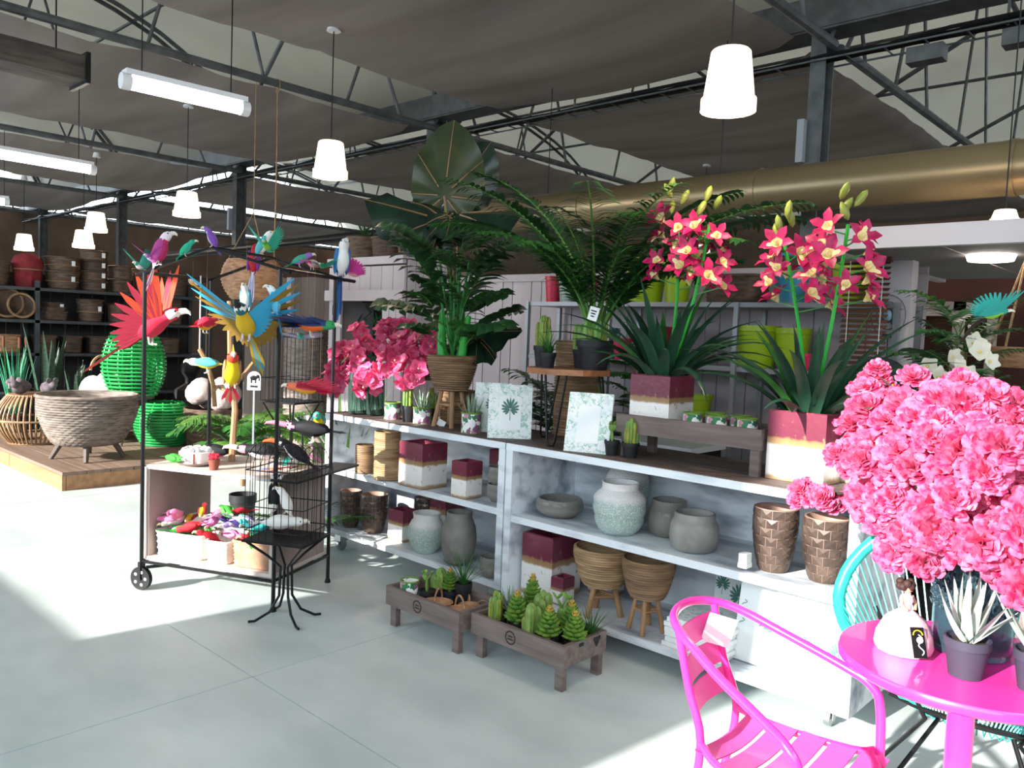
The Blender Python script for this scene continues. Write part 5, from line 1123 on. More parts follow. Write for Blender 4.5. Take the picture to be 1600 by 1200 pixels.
# ---------------------------------------------------------------- pink bistro table and chair
m_pink = mat('pink_lacquer', '#ea3aa0', rough=.28, coat=.5); m_pink2 = mat('pink_slat', '#ee5cab', rough=.35, coat=.2)
TC = V((-.5, 2.27, 0)); TH = .72
t = T('bistro_table', 'round glossy pink metal bistro table', 'table', TC)
G().lathe([(0, TH-.03), (.29, TH-.03), (.3, TH-.022), (.3, TH-.006), (.296, TH), (.285, TH), (0, TH-.002)], 48).obj('table_top', m_pink, t)
G().tube([(0, 0, .03), (0, 0, TH-.03)], .032, 20).obj('pedestal', m_pink, t); G().lathe([(0, 0), (.2, 0), (.2, .012), (.04, .04), (0, .04)], 32).obj('base', m_pink, t)
CX0, CX1, CY0, CY1 = -1.17, -.68, 1.75, 2.26; cyc = (CY0+CY1)/2
t = T('bistro_chair', 'pink metal slatted armchair pulled up to the round table', 'chair', (0, 0, 0))
def hoop(y_, s_): return s_
A_ = [(-.70, CY1, .0), (-.685, CY1, .30), (-.69, CY1, .52), (-.72, CY1, .585), (-.80, CY1, .615), (-.98, CY1, .66), (-1.10, CY1-.015, .695)]
Bk = [(-1.165, CY1-.06, .715), (-1.195, 2.13, .725), (-1.195, 2.05, .727), (-1.165, 1.965, .724), (-1.11, 1.905, .712)]
C_ = [(-1.03, 1.86, .69), (-.94, 1.82, .66), (-.80, 1.775, .615), (-.725, CY0, .585), (-.695, CY0, .52), (-.69, CY0, .3), (-.70, CY0, 0)]
ya = lambda x: 1.79+(-.69-x)*.33
yb = lambda x: 2.235-(-.69-x)*.1
def smooth(P, n=4):
    P = [V(p) for p in P]; o = []
    for i in range(len(P)-1):
        p0, p1, p2, p3 = P[max(i-1, 0)], P[i], P[i+1], P[min(i+2, len(P)-1)]
        for k in range(n):
            u = k/n; o.append(.5*((2*p1)+(p2-p0)*u+(2*p0-5*p1+4*p2-p3)*u*u+(3*p1-p0-3*p2+p3)*u**3))
    return o+[P[-1]]
G().tube(smooth(A_+Bk+C_), .0125, 12).obj('arm_hoop', m_pink, t)
for s_ in (0, 1):
    f_ = yb if s_ else ya; q = 0 if s_ else .04
    G().tube(smooth([(-1.165+q, f_(-1.1), .71), (-1.125+q, f_(-1.1), .56), (-1.075+q, f_(-1.08), .42), (-1.11+q, f_(-1.1), .2), (-1.17+q, f_(-1.1), 0)]), .0115, 10).obj('rear_leg', m_pink, t)
    G().tube(smooth([(-1.075+q, f_(-1.08), .42), (-.95, f_(-.95), .40), (-.75, f_(-.75), .405), (-.70, CY1 if s_ else CY0, .41)]), .011, 10).obj('seat_rail', m_pink, t)
G().tube(smooth([(-.70, CY1-.02, .405), (-.65, CY1-.1, .40), (-.64, cyc, .398), (-.65, CY0+.1, .40), (-.70, CY0+.02, .405)]), .0115, 10).obj('front_rail', m_pink, t)
for k in range(5):
    x = -1.005+.08*k; g = G(); n = 8; P = []
    for i in range(n+1):
        u = i/n; P.append((x, ya(x)+(yb(x)-ya(x))*u, .412-.018*sin(pi*u)))
    g.leaf(P, [.034]*(n+1), (1, 0, 0), 0); g.leaf([(p[0], p[1], p[2]-.003) for p in P], [.034]*(n+1), (1, 0, 0), 0); g.obj('seat_slat', m_pink2, t)
for k in range(3):
    z = .50+.078*k; g = G(); n = 8; P = []
    for i in range(n+1):
        u = i/n; P.append((-1.045-(z-.42)*.30-.04*u-.022*sin(pi*u), ya(-1.1)+(yb(-1.1)-ya(-1.1))*u, z))
    g.leaf(P, [.033]*(n+1), (-.35, 0, 1), 0); g.leaf([(p[0]-.003, p[1], p[2]) for p in P], [.033]*(n+1), (-.35, 0, 1), 0); g.obj('back_slat', m_pink2, t)
tg = G(); tg.box((0, 0, 0), (.085, .003, .09)); tg.obj('paper_tag', MATS['sticker'], t, (-1.115, 2.14, .655), (.1, .25, .75))
# ---------------------------------------------------------------- on the table
vz = (-0.545,2.384,0.72,0.089,0.332)
VX, VY = -.51, 2.36; VH = .40
m_bglass = mat('blue_glass', '#6f96a8', rough=.06, tm=.85, ior=1.35)
t = T('flower_vase', 'tall dimpled blue glass vase on the pink table', 'vase', (VX, VY, TH+.001))
vr = .095; G().lathe([(0, 0), (vr*.96, 0), (vr, .02), (vr, .12), (vr, VH), (vr-.007, VH), (vr-.007, .015), (0, .015)], 40).obj('glass', m_bglass, t)
g = G(); rr = random.Random(1)
for i in range(12):
    for j in range(26): 
        w = 2*pi*(j+.5*(i % 2))/26; g.ball((vr*cos(w), vr*sin(w), .12+.0225*i), (.009, .009, .009), None, 6, 4)
o = g.obj('glass_dimples', m_bglass, t); o['kind'] = 'stuff'
m_peony = mat('peony_petal', '#f080a8', '#c4265f', rough=.55, sc=45, tl=.3, rnd=.18); m_branch = mat('dark_branch', '#3a2a2a', rough=.7); m_yleaf = mat('yellow_leaf', '#b8b83a', '#7a9a3a', rough=.5, sc=20, tl=.3)
def peony(R, seed):
    rr = random.Random(seed); g = G()
    for l in range(6):
        n = 9-l
        for k in range(n):
            a = 2*pi*k/n+l*.7+rr.uniform(-.15, .15); el = .1+l*.24; d = V((cos(a)*cos(el), sin(a)*cos(el), sin(el))); r = R*(1-.07*l)*rr.uniform(.88, 1.08); sd_ = V((-sin(a), cos(a), 0)); up = d.cross(sd_)
            P = [d*r*q+V((0, 0, rr.uniform(-.06, .06)*r)) for q in (.25, .6, .88, 1.02)]
            g.leaf(P, [r*.12, r*.24, r*.28, r*.16], sd_, rr.uniform(.1, .6), 0)
    return g.mesh('flower', [m_peony], 80)
F_PEO = [peony(.058, s_) for s_ in (1, 2, 3)]
t = T('peony_bouquet', 'huge bunch of frilly pink peony branches in the blue vase', 'flowers', (VX, VY, TH+.001))
rr = random.Random(9); c0 = V((0, 0, VH))
def branch(e, nb, spread, big=1):
    e = V(e); mid = c0*.45+e*.55+V((0, 0, .05)); P = [c0*(1-u)**2+mid*2*u*(1-u)+e*u*u for u in [i/8 for i in range(9)]]
    G().tube([(0, 0, .05)]+P, [.005]*8+[.004, .003], 5).obj('branch', m_branch, t)
    for i in range(nb):
        p = e+V((rr.uniform(-1, 1), rr.uniform(-1, 1), rr.uniform(-1, 1)))*spread; d = (p-c0).normalized()*.7+VIEW*.9+V((0, 0, .3)); bloom(t, F_PEO[i % 3], p, d, big*rr.uniform(.75, 1.1))
    for i in range(2):
        p = P[5+i]; q = V((rr.uniform(-1, 1), rr.uniform(-1, 1), rr.uniform(-.3, .6))).normalized()*.06; G().leaf([p, p+q*.5, p+q], [.004, .014, .001], None, .3).obj('leaf', m_yleaf, t)
VB = V((VX, VY, TH))
for px in ((-0.757,2.35,1.331), (-0.655,2.3,1.376), (-0.523,2.2,1.359), (-0.454,2.2,1.35), (-0.679,2.2,1.245), (-0.562,2.1,1.282), (-0.443,2.05,1.286), (-0.387,2.1,1.231), (-0.739,2.25,1.181), (-0.685,2.2,1.11), (-0.829,2.4,1.229), (-0.58,2.1,1.124), (-0.492,2.08,1.127), (-0.633,2.2,1.019), (-0.454,2.1,1.086), (-0.453,2.4,1.357), (-0.542,2.15,1.203), (-0.407,2.1,1.155), (-0.381,2.1,1.057)):
    branch(V(px)-VB, 6, .062)
for px in ((-0.796,2.4,1.416), (-0.853,2.45,1.393), (-0.565,2.6,1.393)): branch(V(px)-VB, 3, .03, .7)
for px in ((-1.064,2.6,0.995), (-0.969,2.55,0.997)): branch(V(px)-VB, 4, .035, .75)
def aloe_pot(x, y, lb_, s_=1):
    potted('palealoe', (x, y, TH, .052*s_, .245*s_), lb_, .38, mp=m_gpot, name='potted_aloe', spread=1.5)
aloe_pot(-.475, 2.165, 'pale aloe in dark grey pot in front of the blue vase'); aloe_pot(-.335, 2.20, 'pale aloe in dark grey pot at the far table edge')
t = T('doll_bottle', 'small doll figurine with wide pink gown and black name label', 'figurine', (-.635, 2.225, TH), -.4); m_gown = mat('pink_gown', '#eab3c6', '#f2cfd8', rough=.5, sc=20); m_skin = mat('doll_skin', '#d8a583', rough=.6); m_hairm = mat('doll_hair', '#3a2420', rough=.7)
G().lathe([(0, 0), (.066, 0), (.071, .015), (.067, .045), (.05, .08), (.026, .1), (.013, .108), (0, .108)], 32, fn=lambda w, i: .0018*cos(13*w) if 0 < i < 5 else 0).obj('gown', m_gown, t)
G().lathe([(0, .1), (.012, .105), (.013, .118), (.018, .132), (.015, .142), (.006, .147), (.006, .153), (0, .153)], 16).obj('torso', m_gown, t)
G().ball((0, 0, .164), (.0135, .0125, .016), None, 14, 10).obj('head', m_skin, t)
for k in range(9): G().ball((-.005+.013*cos(k*.7+.8), .015*sin(k*.7+.8), .17+.006*sin(k*2)), .011, None, 8, 6).obj('hair_curl', m_hairm, t)
for s_ in (-1, 1): G().tube([(0, s_*.018, .14), (.006, s_*.026, .122), (.016, s_*.014, .11)], [.005, .0045, .004], 7).obj('arm', m_skin, t)
for s_ in (-1, 1): G().ball((.0125, s_*.005, .166), .002, None, 6, 4).obj('eye', m_dark, t)
G().box((.0135, 0, .158), (.002, .006, .0018)).obj('mouth', mat('red_lip', '#b83a4a'), t)
lt = G().box((0, 0, 0), (.002, .034, .075)).obj('label_card', m_dark, t, (.066, -.028, .045), (0, -.42, -.4))
g = G(); g.tube([(.002, .004+.006*sin(i*.9), -.03+.0045*i) for i in range(12)], .0014, 5); g.ball((.002, .003, .006), (.0008, .009, .008), None, 10, 6); g.obj('white_lettering', MATS['sticker'], lt)
G().tube([(.002, .012*cos(a), .018+.012*sin(a)) for a in [pi*i/8 for i in range(9)]], .0016, 5).obj('yellow_arc', mat('label_yellow', '#d8b030'), lt)
# ---------------------------------------------------------------- teal string chair
m_teal = mat('teal_cord', '#2fb0a8', '#279890', rough=.35, sc=20)
AC = V((-.60, 2.90, 0)); t = T('string_chair', 'teal oval string lounge chair on thin black legs behind the table', 'chair', AC, .1)
def ringp(a): return V((.44*cos(a), -.30*sin(a)*.7+.12*(sin(a)) + (.18 if sin(a) > 0 else 0)*sin(a), .62+.34*sin(a)))
def seatp(a): return V((.15*cos(a), -.02-.1*sin(a), .32+.03*sin(a)))
G().tube([ringp(2*pi*i/48) for i in range(48)], .022, 10, 0, True).obj('rim', m_teal, t); G().tube([seatp(2*pi*i/24) for i in range(24)], .01, 8, 0, True).obj('seat_ring', m_dark, t)
g = G()
for i in range(84):
    a = 2*pi*i/84; p, q = ringp(a), seatp(a); g.tube([p, (p+q)/2+V((0, .0, -.05)), q], .0032, 4)
o = g.obj('cords', m_teal, t); o['kind'] = 'stuff'
for a in (.5, 2.64, 3.9, 5.5): 
    p = ringp(a); e = V((.36*cos(a), .3*sin(a), 0)); G().tube([p*.75+seatp(a)*.25+V((0, 0, -.06)), seatp(a)+V((0, 0, -.03)), e], .008, 7).obj('leg', m_dark, t)
# ---------------------------------------------------------------- canvases on the low board of unit 2
cst = (-1.81,2.979,0.121)
for k in range(6):
    o = T('canvas_print', 'leaf-print canvas lying in the stack, %s' % ['lowest', 'second from below', 'third from below', 'third from above', 'second from above', 'topmost'][k], 'canvas', (-1.755+.01*(k % 2), 3.25+.008*(k % 3), B1+.0225*k), .03*(k % 3)-.03)
    G().box((0, 0, .0105), (.30, .26, .02)).obj('canvas', m_board, o); G().box((0, 0, .0212), (.29, .25, .001)).obj('print', m_print, o)
def lean_board(p, w, h, rz, lean, label, motif):
    t = T('canvas_print', label, 'canvas', p, rz); g = G().box((0, 0, h/2), (w, .02, h)); g.obj('canvas', m_board, t, (0, 0, .004), (-lean, 0, 0))
    g = G()
    if motif == 'leaf':
        monstera(g, (0, h*.5), w*.4, y=-.0115); monstera(g, (-w*.35, h*.65), w*.3, y=-.0115); monstera(g, (w*.33, h*.7), w*.3, y=-.0115)
    else:
        for k in range(6): g.leaf([(w*.0+.02*k-.03, -.0115, h*.5-.008*k), (w*.0+.02*k-.015, -.0115, h*.52-.008*k), (w*.0+.02*k+.01, -.0115, h*.49-.008*k)], [.002, .007, .001], (0, 0, 1), 0)
        monstera(g, (w*.4, h*.42), w*.24, y=-.0115)
        for k in range(3): g.tube([(-w*.4+.012*sin(i*1.3), -.0115, h*(.78-.12*k)-.006*i) for i in range(5)], .0016, 4)
    g.obj('leaf_print', m_ink, t, (0, 0, .004), (-lean, 0, 0)); return t
lean_board((-1.75, 3.53, B1), .26, .3, 0, .12, 'white canvas with green split leaf leaning at the back', 'leaf')
sq_pot((-1.38, 3.44, B1, .26, .14, .29), 'maroon square planter lying behind the white canvases')
sq_pot((-1.50, 3.42, B1, .1, .1, .25), 'narrow maroon planter beside the white canvases')
lean_board((-1.48, 3.23, B1), .27, .33, .0, .2, 'large white canvas with thin handwriting leaning in the sun', 'script')
lean_board((-1.27, 3.17, B1), .29, .36, .1, .22, 'large white canvas with small leaf sprig leaning nearest the end panel', 'script')


# ---------------------------------------------------------------- white plank kiosk, plank wall and plant rack behind
m_wp = mat('white_plank', '#b7aeb2', '#a89fa4', rough=.7, sc=3, st=(1, 1, .25), det=5, rnd=.05)
KY, KX0, KX1, KT = 4.6, -6.78, -5.62, 2.15
t = T('plank_kiosk', 'white plank kiosk with a window opening and baskets on its roof', 'kiosk', (KX0, KY, 0), kind='structure'); kw = KX1-KX0
def pl(c, s_): G().box(c, s_).obj('plank', m_wp, t)
n = 7
for k in range(n): pl((kw*(k+.5)/n, .02, 1.95), (kw/n-.006, .025, .24))
pl((kw/2, .0, KT-.03), (kw, .04, .07)); pl((kw/2, -.01, 1.80), (kw+.04, .04, .10))
for x in (.06, .16): pl((x, .02, .875), (.094, .025, 1.75))
for k in range(3): pl((kw-.06-.1*k, .02, .875), (.094, .025, 1.75))
for k in range(8): pl((.22+(kw-.58)*(k+.5)/8+.02, .02, .55), ((kw-.58)/8-.006, .025, 1.1))
for k in range(6): pl((kw, .04+.52*(k+.5)/6, 1.06), (.025, .52/6-.006, 2.12))
pl((kw/2, .3, KT-.01), (kw, .55, .02)); pl((0, .3, 1.06), (.025, .5, 2.12)); 
G().box((kw/2, .56, 1.06), (kw, .02, 2.12)).obj('back_board', m_rackb, t)
t = T('hanging_foliage', 'dim trailing foliage seen through the kiosk window', 'plant', (-6.3, 4.92, 1.74)); rr = random.Random(4)
G().tube([(-.35, 0, .02), (.35, 0, .02)], .008, 5).obj('rod', m_dark, t)
for k in range(60):
    x = rr.uniform(-.35, .35); z = rr.uniform(-.6, 0); G().leaf([(x, 0, z), (x+rr.uniform(-.04, .04), rr.uniform(-.08, .05), z-.07), (x+rr.uniform(-.06, .06), rr.uniform(-.1, .08), z-.15)], [.004, .018, .001], (1, 0, 0), .2).obj('leaf', m_leafd if k % 3 else m_leafg, t)
def kb(x, y, r, h, label, handle=0, m=None):
    t = T('wicker_basket', label, 'basket', (x, y, KT), 0, 'baskets on the kiosk roof'); R = lambda u, w: r*(.85+.15*u)
    weave(R, h, 8, 16, .006, m=m or m_bwick, nm='body', par=t); rimring(R, h, .012, 24, m or m_bwick, t)
    for k in range(handle): G().tube([((r-.03*k)*cos(a), .02*k, h+(.17-.04*k)*sin(a)) for a in [pi*i/12 for i in range(13)]], .011, 6).obj('handle', m_bwick, t)
kb(-6.55, 4.85, .17, .22, 'wicker basket on the kiosk roof planted with a bushy shrub'); kb(-6.17, 4.85, .165, .2, 'handled wicker basket on the kiosk roof', 2); kb(-5.80, 4.85, .155, .18, 'low wicker basket at the kiosk roof corner', 1)
t = T('shrub', 'dark round shrub in the basket on the kiosk roof', 'plant', (-6.55, 4.85, KT+.2)); g = G(); rr = random.Random(6)
for k in range(300):
    d = V((rr.gauss(0, 1), rr.gauss(0, 1), abs(rr.gauss(0, 1)))).normalized(); p = d*rr.uniform(.03, .15); g.leaf([p, p+d*.04], [.006, .001], None, 0)
g.obj('foliage', m_leafd, t)['kind'] = 'stuff'
# plank wall behind the rack
t = T('wall_plank', 'white vertical plank partition wall behind the plant rack', 'wall', (-5.6, 5.05, 0), kind='structure'); L_ = 4.15; n = 38
for k in range(n): G().box((L_*(k+.5)/n, .01+.004*(k % 3), 1.0), (L_/n-.005, .02, 2.0)).obj('plank', m_wp, t)
G().box((L_/2, -.006, 1.97), (L_, .02, .06)).obj('top_rail', m_wp, t)
# metal rack of coloured pots
RY0 = 4.62; t = T('plant_rack', 'grey metal rack of bright plant pots against the plank wall', 'shelf', (-4.16, RY0, 0)); m_rk = mat('grey_rack', '#8f9296', rough=.45, metal=.4)
for z in (1.735, 1.335, .93, .4): G().box((1.35, .19, z), (2.7, .38, .03)).obj('shelf_board', m_rk, t)
for x in (.012, .78, 1.75, 2.69):
    for y in (.0, .38): G().box((x, y, .88), (.03, .03, 1.74)).obj('post', m_rk, t)
cp = {k: mat('pot_'+k, v, rough=.35) for k, v in dict(lime='#9ab820', pink='#c8205a', red='#b8243f', sage='#8fa098', blue='#1f7a9a').items()}
def cpot(x, z, r, h, col, label, y=4.76, square=False):
    pf = [(0, 0), (r*.75, 0), (r*.95, h*.85), (r, h*.86), (r, h), (r*.92, h), (r*.7, h*.2), (0, h*.2)]
    tag(G().lathe(pf, 4 if square else 28).obj('plant_pot', cp[col], None, (x, y, z), (0, 0, pi/4 if square else 0), ang=35), label, 'plant pot', 'bright pots on the metal rack')
zA, zB, zC = 1.751, 1.351, .946
cpot(-4.02, zA, .07, .2, 'red', 'slim red plant pot at the rack end'); cpot(-3.87, zA, .085, .22, 'sage', 'sage grey tall plant pot between two red ones'); cpot(-3.70, zA, .085, .19, 'pink', 'pink red plant pot beside the sage grey one')
cpot(-3.18, zA, .15, .31, 'lime', 'large lime green ribbed planter on the upper board'); cpot(-2.93, zA, .1, .26, 'lime', 'lime green planter beside the large ribbed one')
cpot(-1.78, zA, .11, .23, 'lime', 'lime green planter near the steel column')
cpot(-3.30, zB, .07, .15, 'pink', 'small pink cup pot beside the leaf-print box', y=4.68); cpot(-3.08, zB, .14, .24, 'red', 'square red planter behind the small pink cup', square=True, y=4.8); cpot(-2.88, zB, .1, .12, 'lime', 'low lime green bowl pot', y=4.68)
cpot(-2.33, zB, .14, .26, 'lime', 'large lime green pot on the lower board'); cpot(-2.10, zB, .11, .25, 'lime', 'second lime green pot overlapping the large one'); cpot(-1.98, zB, .06, .1, 'pink', 'small pink cup in front of the lime pots', y=4.66)
cpot(-2.75, zC, .12, .2, 'lime', 'lime green pot behind the planter tins', y=4.76); cpot(-1.7, zC, .12, .2, 'lime', 'lime green pot low behind the corner planter'); cpot(-3.6, zC, .1, .2, 'lime', 'lime green bag-like pot under the hairpin table')
o = G().box((0, 0, .11), (.2, .12, .22)).obj('print_box', cells('teal_print', '#ffffff', ['#2a6a7a', '#7fb0b8', '#3a7a86', '#a8c8cc'], sc=25), None, (-3.52, 4.76, zB)); tag(o, 'teal leaf-print storage box on the rack', 'box')
t = T('watering_can', 'blue watering can with arched handle on the rack', 'watering can', (-2.12, 4.76, zA)); G().lathe([(0, 0), (.1, 0), (.095, .2), (.08, .22), (0, .22)], 24).obj('body', cp['blue'], t); G().tube([(-.08, 0, .1), (-.16, 0, .2), (-.08, 0, .3), (.05, 0, .28), (.08, 0, .2)], .014, 8).obj('handle', cp['blue'], t); G().tube([(.09, 0, .06), (.2, 0, .24)], [.03, .018], 10).obj('spout', cp['blue'], t)
t = T('wicker_basket', 'dark wicker box on the upper board beside the watering can', 'basket', (-2.5, 4.78, zA)); weave(sbox(.18, .13), .17, 7, 24, .005, m=m_bwick, nm='body', par=t); rimring(sbox(.18, .13), .17, .01, 40, m_bwick, t)
t = T('leafy_shrub', 'dim leafy houseplant behind the hairpin table', 'potted plant', (-3.4, 4.1, 0)); nursery(t, .16, .5); G().tube([(0, 0, .4), (0, 0, .95)], .02, 7).obj('trunk', m_stemp, t)
FD = frond(.5, 12, .2, .025, 1.0, m_leafd, .3, 12)
for k in range(14): link('frond', FD, t, (0, 0, .75+.02*k), (0, U(0, .5), 2.4*k), U(.7, 1.0))
t = T('tall_houseplant', 'olive leafy plant standing between the rack and the tray planter', 'potted plant', (-2.95, 4.33, 0)); nursery(t, .14, .45); G().tube([(0, 0, .4), (0, 0, 1.35)], .012, 6).obj('trunk', m_stemp, t)
FO = frond(.3, 10, .12, .018, 1.0, m_leafg, .4, 14)
for k in range(20): link('frond', FO, t, (0, 0, .7+.035*k), (0, U(0, .6), 2.4*k), U(.7, 1.0))
o = G().box((0, 0, .45), (.5, .35, .9)).box((0, 0, .915), (.54, .38, .03), None, 1).obj('display_plinth', [m_dark, m_white], None, (-2.45, 3.95, 0)); tag(o, 'black plinth with white top behind the trestle tray', 'plinth')

# ---------------------------------------------------------------- pergola and the room beyond, right
m_beam = mat('white_beam', '#c3bfc4', '#b3afb4', rough=.6, sc=2, st=(.3, 2, 2)); m_pceil = mat('pergola_board', '#85807f', '#767170', rough=.7, sc=2)
t = T('pergola', 'white pergola canopy with boarded underside', 'pergola', (-1.63, 4.0, 0), kind='structure'); PW = 4.6
G().box((PW/2, .02, 2.025), (PW, .05, .10)).obj('front_beam', m_beam, t)
for k in range(9): G().box((PW*(k+.5)/9, 1.0, 1.99), (PW/9-.01, 1.9, .02)).obj('ceiling_board', m_pceil, t)
G().box((.0, 1.0, 2.0), (.05, 1.95, .08)).obj('side_beam', m_beam, t)
for x, y in ((4.4, .1), (4.4, 1.9)): G().box((x, y, .99), (.09, .09, 1.98)).obj('post', m_beam, t)
pp_ = V((-1.515,4.7,1.587)); G().box((pp_.x+1.63, .7, .99), (.2, .1, 1.98)).obj('pillar', m_beam, t)
o = G().lathe([(0, -.03), (.1, -.03), (.11, 0), (0, 0)], 28).obj('downlight', mat('downlight_glow', '#fff4ea', em=6), None, (-1.019,4.521,1.98)); tag(o, 'round white downlight set in the pergola ceiling', 'lamp')
bl = V((-1.582,4.45,1.647)); t = T('window_blind', 'brown wooden slatted blind hanging beside the white pillar', 'blind', (bl.x, bl.y, 1.97)); g = G(); m_bl = mat('blind_wood', '#6a4a3a', '#533829', rough=.5, sc=6)
for k in range(44): g.box((0, 0, -.02-.028*k), (.24, .03, .003), RX(.5))
o = g.obj('slats', m_bl, t); o['kind'] = 'stuff'
for x in (-.08, .09): G().tube([(x, -.02, 0), (x, -.02, -1.25)], .0025, 4).obj('cord', m_white, t)
G().box((0, 0, .0), (.25, .04, .035)).obj('head_rail', m_bl, t)
t = T('wall_fan', 'wall fan with blue hub and wire guard on the white pillar', 'fan', (pp_.x, 4.62, 1.68)); 
for r in (.03, .06, .09): G().tube([(r*cos(a), 0, r*1.25*sin(a)) for a in [2*pi*i/24 for i in range(24)]], .0025, 4, 0, True).obj('guard_ring', m_steel, t)
G().ball((0, -.01, 0), (.025, .02, .032)).obj('hub', mat('fan_blue', '#7fa8c0', rough=.3), t)
for k in range(4): G().leaf([(0, .01, 0), (.08*cos(k*pi/2+.5), .01, .08*sin(k*pi/2+.5))], [.01, .03], None, 0).obj('blade', cp['sage'], t)
G().tube([(0, .02, -.1), (0, .03, -.5)], .003, 4).obj('cord', m_dark, t); G().box((0, .02, -.11), (.05, .03, .02)).obj('bracket', m_steel, t)
m_maroon = mat('maroon_wall', '#4f2b23', '#43231d', rough=.85, sc=2)
wall('wall_niche', (.4, 7.0, 1.2), (5.6, .08, 2.4), 'dark russet wall at the back of the pergola room', m_maroon)
t = T('canopy_bed', 'white canopy bed frame in the dim room beyond the pergola', 'bed', (-2.0, 5.95, 0)); cwm = mat('canopy_white', '#c8b8ae', rough=.6)
for x, y in ((-.8, 0), (.5, 0), (-.8, .9), (.5, .9)): G().box((x, y, .9), (.06, .06, 1.8)).obj('post', cwm, t)
for c, s_ in (((-.15, 0, 1.8), (1.36, .06, .06)), ((-.15, .9, 1.8), (1.36, .06, .06)), ((-.8, .45, 1.8), (.06, .96, .06)), ((.5, .45, 1.8), (.06, .96, .06))): G().box(c, s_).obj('canopy_rail', cwm, t)
G().box((-.15, .45, .35), (1.3, .9, .3)).obj('mattress', m_cream, t)
t = T('potted_bush', 'bushy dark-leaved plant with white blossoms behind the peonies', 'potted plant', (-1.002,4,1.238)); b0 = t.location.z; t.location.z = 0; nursery(t, .18, .45); G().tube([(0, 0, .4), (.02, 0, 1.5)], .018, 7).obj('trunk', m_stemp, t)
FB = [frond(.36, 12, .12, .012, .9, m_leafd, .3, 21), frond(.34, 12, .12, .012, 1.1, m_leafg, .3, 22)]
for k in range(34): link('frond', FB[k % 3 == 0], t, (0, 0, .95+.02*k), (0, U(-.1, .7), 2.4*k), U(.75, 1.05))
F_WH = flower(.045, 5, .45, .5, mat('white_petal', '#e8e4d4', rough=.6, tl=.2), mat('white_heart', '#d8c070'))
for px in ((-1.056,3.75,1.432), (-0.996,3.7,1.387), (-0.961,3.75,1.475), (-0.921,3.7,1.431), (-0.889,3.7,1.407), (-0.86,3.75,1.501), (-0.811,3.7,1.464), (-0.963,3.7,1.362), (-0.898,3.8,1.534)): bloom(t, F_WH, V(px)-t.location, VIEW+V((U(-.5, .5), 0, U(-.3, .6))), U(.8, 1.1))
t = T('hanging_bowl', 'round wicker bowl hanging on jute ropes under the pergola', 'basket', (-0.882,4.6,1.433)); weave(lambda u, w: .12+.08*u, .1, 5, 18, .005, m=m_wick, nm='bowl', par=t)
for k in range(3): G().tube([(.19*cos(2.1*k+.4), .19*sin(2.1*k+.4), .1), (0, 0, 1.97-t.location.z)], .006, 5).obj('rope', m_rope, t)
t = T('wall_shelf', 'small wall shelf with red box in the russet room', 'shelf', (.15, 6.85, 1.95)); G().box((0, 0, 0), (.9, .2, .03)).obj('board', cwm, t); G().box((-.12, 0, -.22), (.16, .12, .2)).obj('red_box', mat('box_red', '#8a1f22', rough=.6), t); G().box((0, 0, -.34), (.9, .2, .03)).obj('board', cwm, t)
for x in (-.43, .43): G().box((x, 0, -.17), (.03, .2, .34)).obj('bracket', cwm, t)
b('teal toy hummingbird on a dark twig under the pergola', (-0.787,3.6,1.653), RT, .3, .1, '2f9a8a', '8ab83a', wing='2fa8a0', style='spread', dih=.8, tl=.4, bk=.3, feet=False)
o = G().tube([(-0.934,3.75,1.538), (-0.856,3.65,1.616), (-0.795,3.6,1.645)], .006, 5).obj('twig', m_branch); tag(o, 'dark bent twig carrying the teal hummingbird', 'twig')
cv = V((-0.793,3.75,1.268)); o = G().lathe([(0, 0), (.05, 0), (.04, .12), (.02, .2), (.022, .22), (0, .22)], 20).obj('ceramic_vase', mat('grey_ceramic', '#a59c98', rough=.6), None, (cv.x, cv.y, cv.z-.1)); tag(o, 'slim grey ceramic vase neck behind the peonies', 'vase')
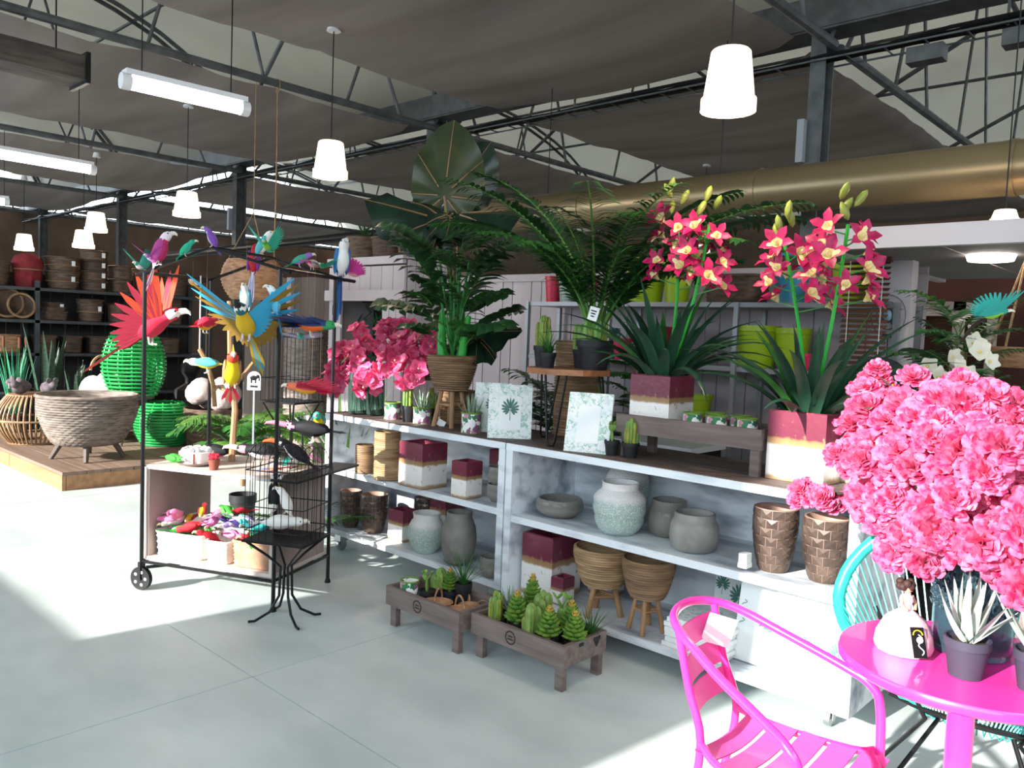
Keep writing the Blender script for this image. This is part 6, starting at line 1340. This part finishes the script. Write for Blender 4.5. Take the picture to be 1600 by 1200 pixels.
o = G().box((0, 0, cv.z/2-.05), (.3, .26, cv.z-.102)).box((0, 0, cv.z-.112), (.34, .3, .02)).obj('display_cabinet', m_tray, None, (cv.x+.05, cv.y+.05, 0)); tag(o, 'brown wooden cabinet standing behind the teal chair', 'cabinet')
dk = V((-1.317,3.9,1.273)); t = T('papasan_chair', 'dark round chair back behind the corner planter', 'chair', (dk.x, dk.y, 0)); G().lathe([(0, 0), (.08, .02), (.13, .06), (.16, .11), (.15, .11), (.08, .05), (0, .03)], 24).obj('shell', mat('dark_teal', '#1f2a2a', rough=.6), t, (0, 0, dk.z), (1.2, 0, .5))
for k in range(3): G().tube([(0, 0.05, dk.z-.02), (.2*cos(2.1*k), .2*sin(2.1*k), 0)], .014, 7).obj('leg', m_dark, t)
# partition and goods far behind the cart
t = T('wall_partition', 'taupe plank partition with white frames behind the bird cart', 'wall', (-12.0, 6.6, 0), kind='structure'); m_tp = mat('taupe_plank', '#7d706b', '#6c605b', rough=.8, sc=3, st=(1, 1, .2), rnd=.08)
for k in range(26): G().box((5.2*(k+.5)/26, 0, 1.1), (5.2/26-.006, .03, 2.2)).obj('plank', m_tp, t)
for x in (1.35, 3.5, 4.6): G().box((x, -.04, 1.1), (.12, .05, 2.2)).obj('white_post', m_wp, t)
t = T('wicker_tower', 'tall slatted wicker cylinder behind the blue macaw', 'basket', (-7.3, 4.7, 0)); weave(lambda u, w: .22, 1.55, 50, 22, .006, m=m_gwick, nm='body', par=t)
t = T('low_table', 'low brown table carrying zinc buckets behind the cart', 'table', (-5.9, 4.0, 0)); G().box((0, 0, .55), (.9, .4, .03)).obj('table_top', m_tray, t)
for x in (-.4, .4):
    for y in (-.16, .16): G().box((x, y, .27), (.04, .04, .54)).obj('leg', m_tray, t)
for k in range(4): tag(G().lathe([(0, 0), (.05, 0), (.07, .16), (.065, .16), (.045, .01), (0, .01)], 20).obj('zinc_bucket', m_cast, None, (-6.22+.2*k, 3.95, .566)), 'shiny zinc bucket in the row of four behind the cart', 'bucket', 'zinc buckets')
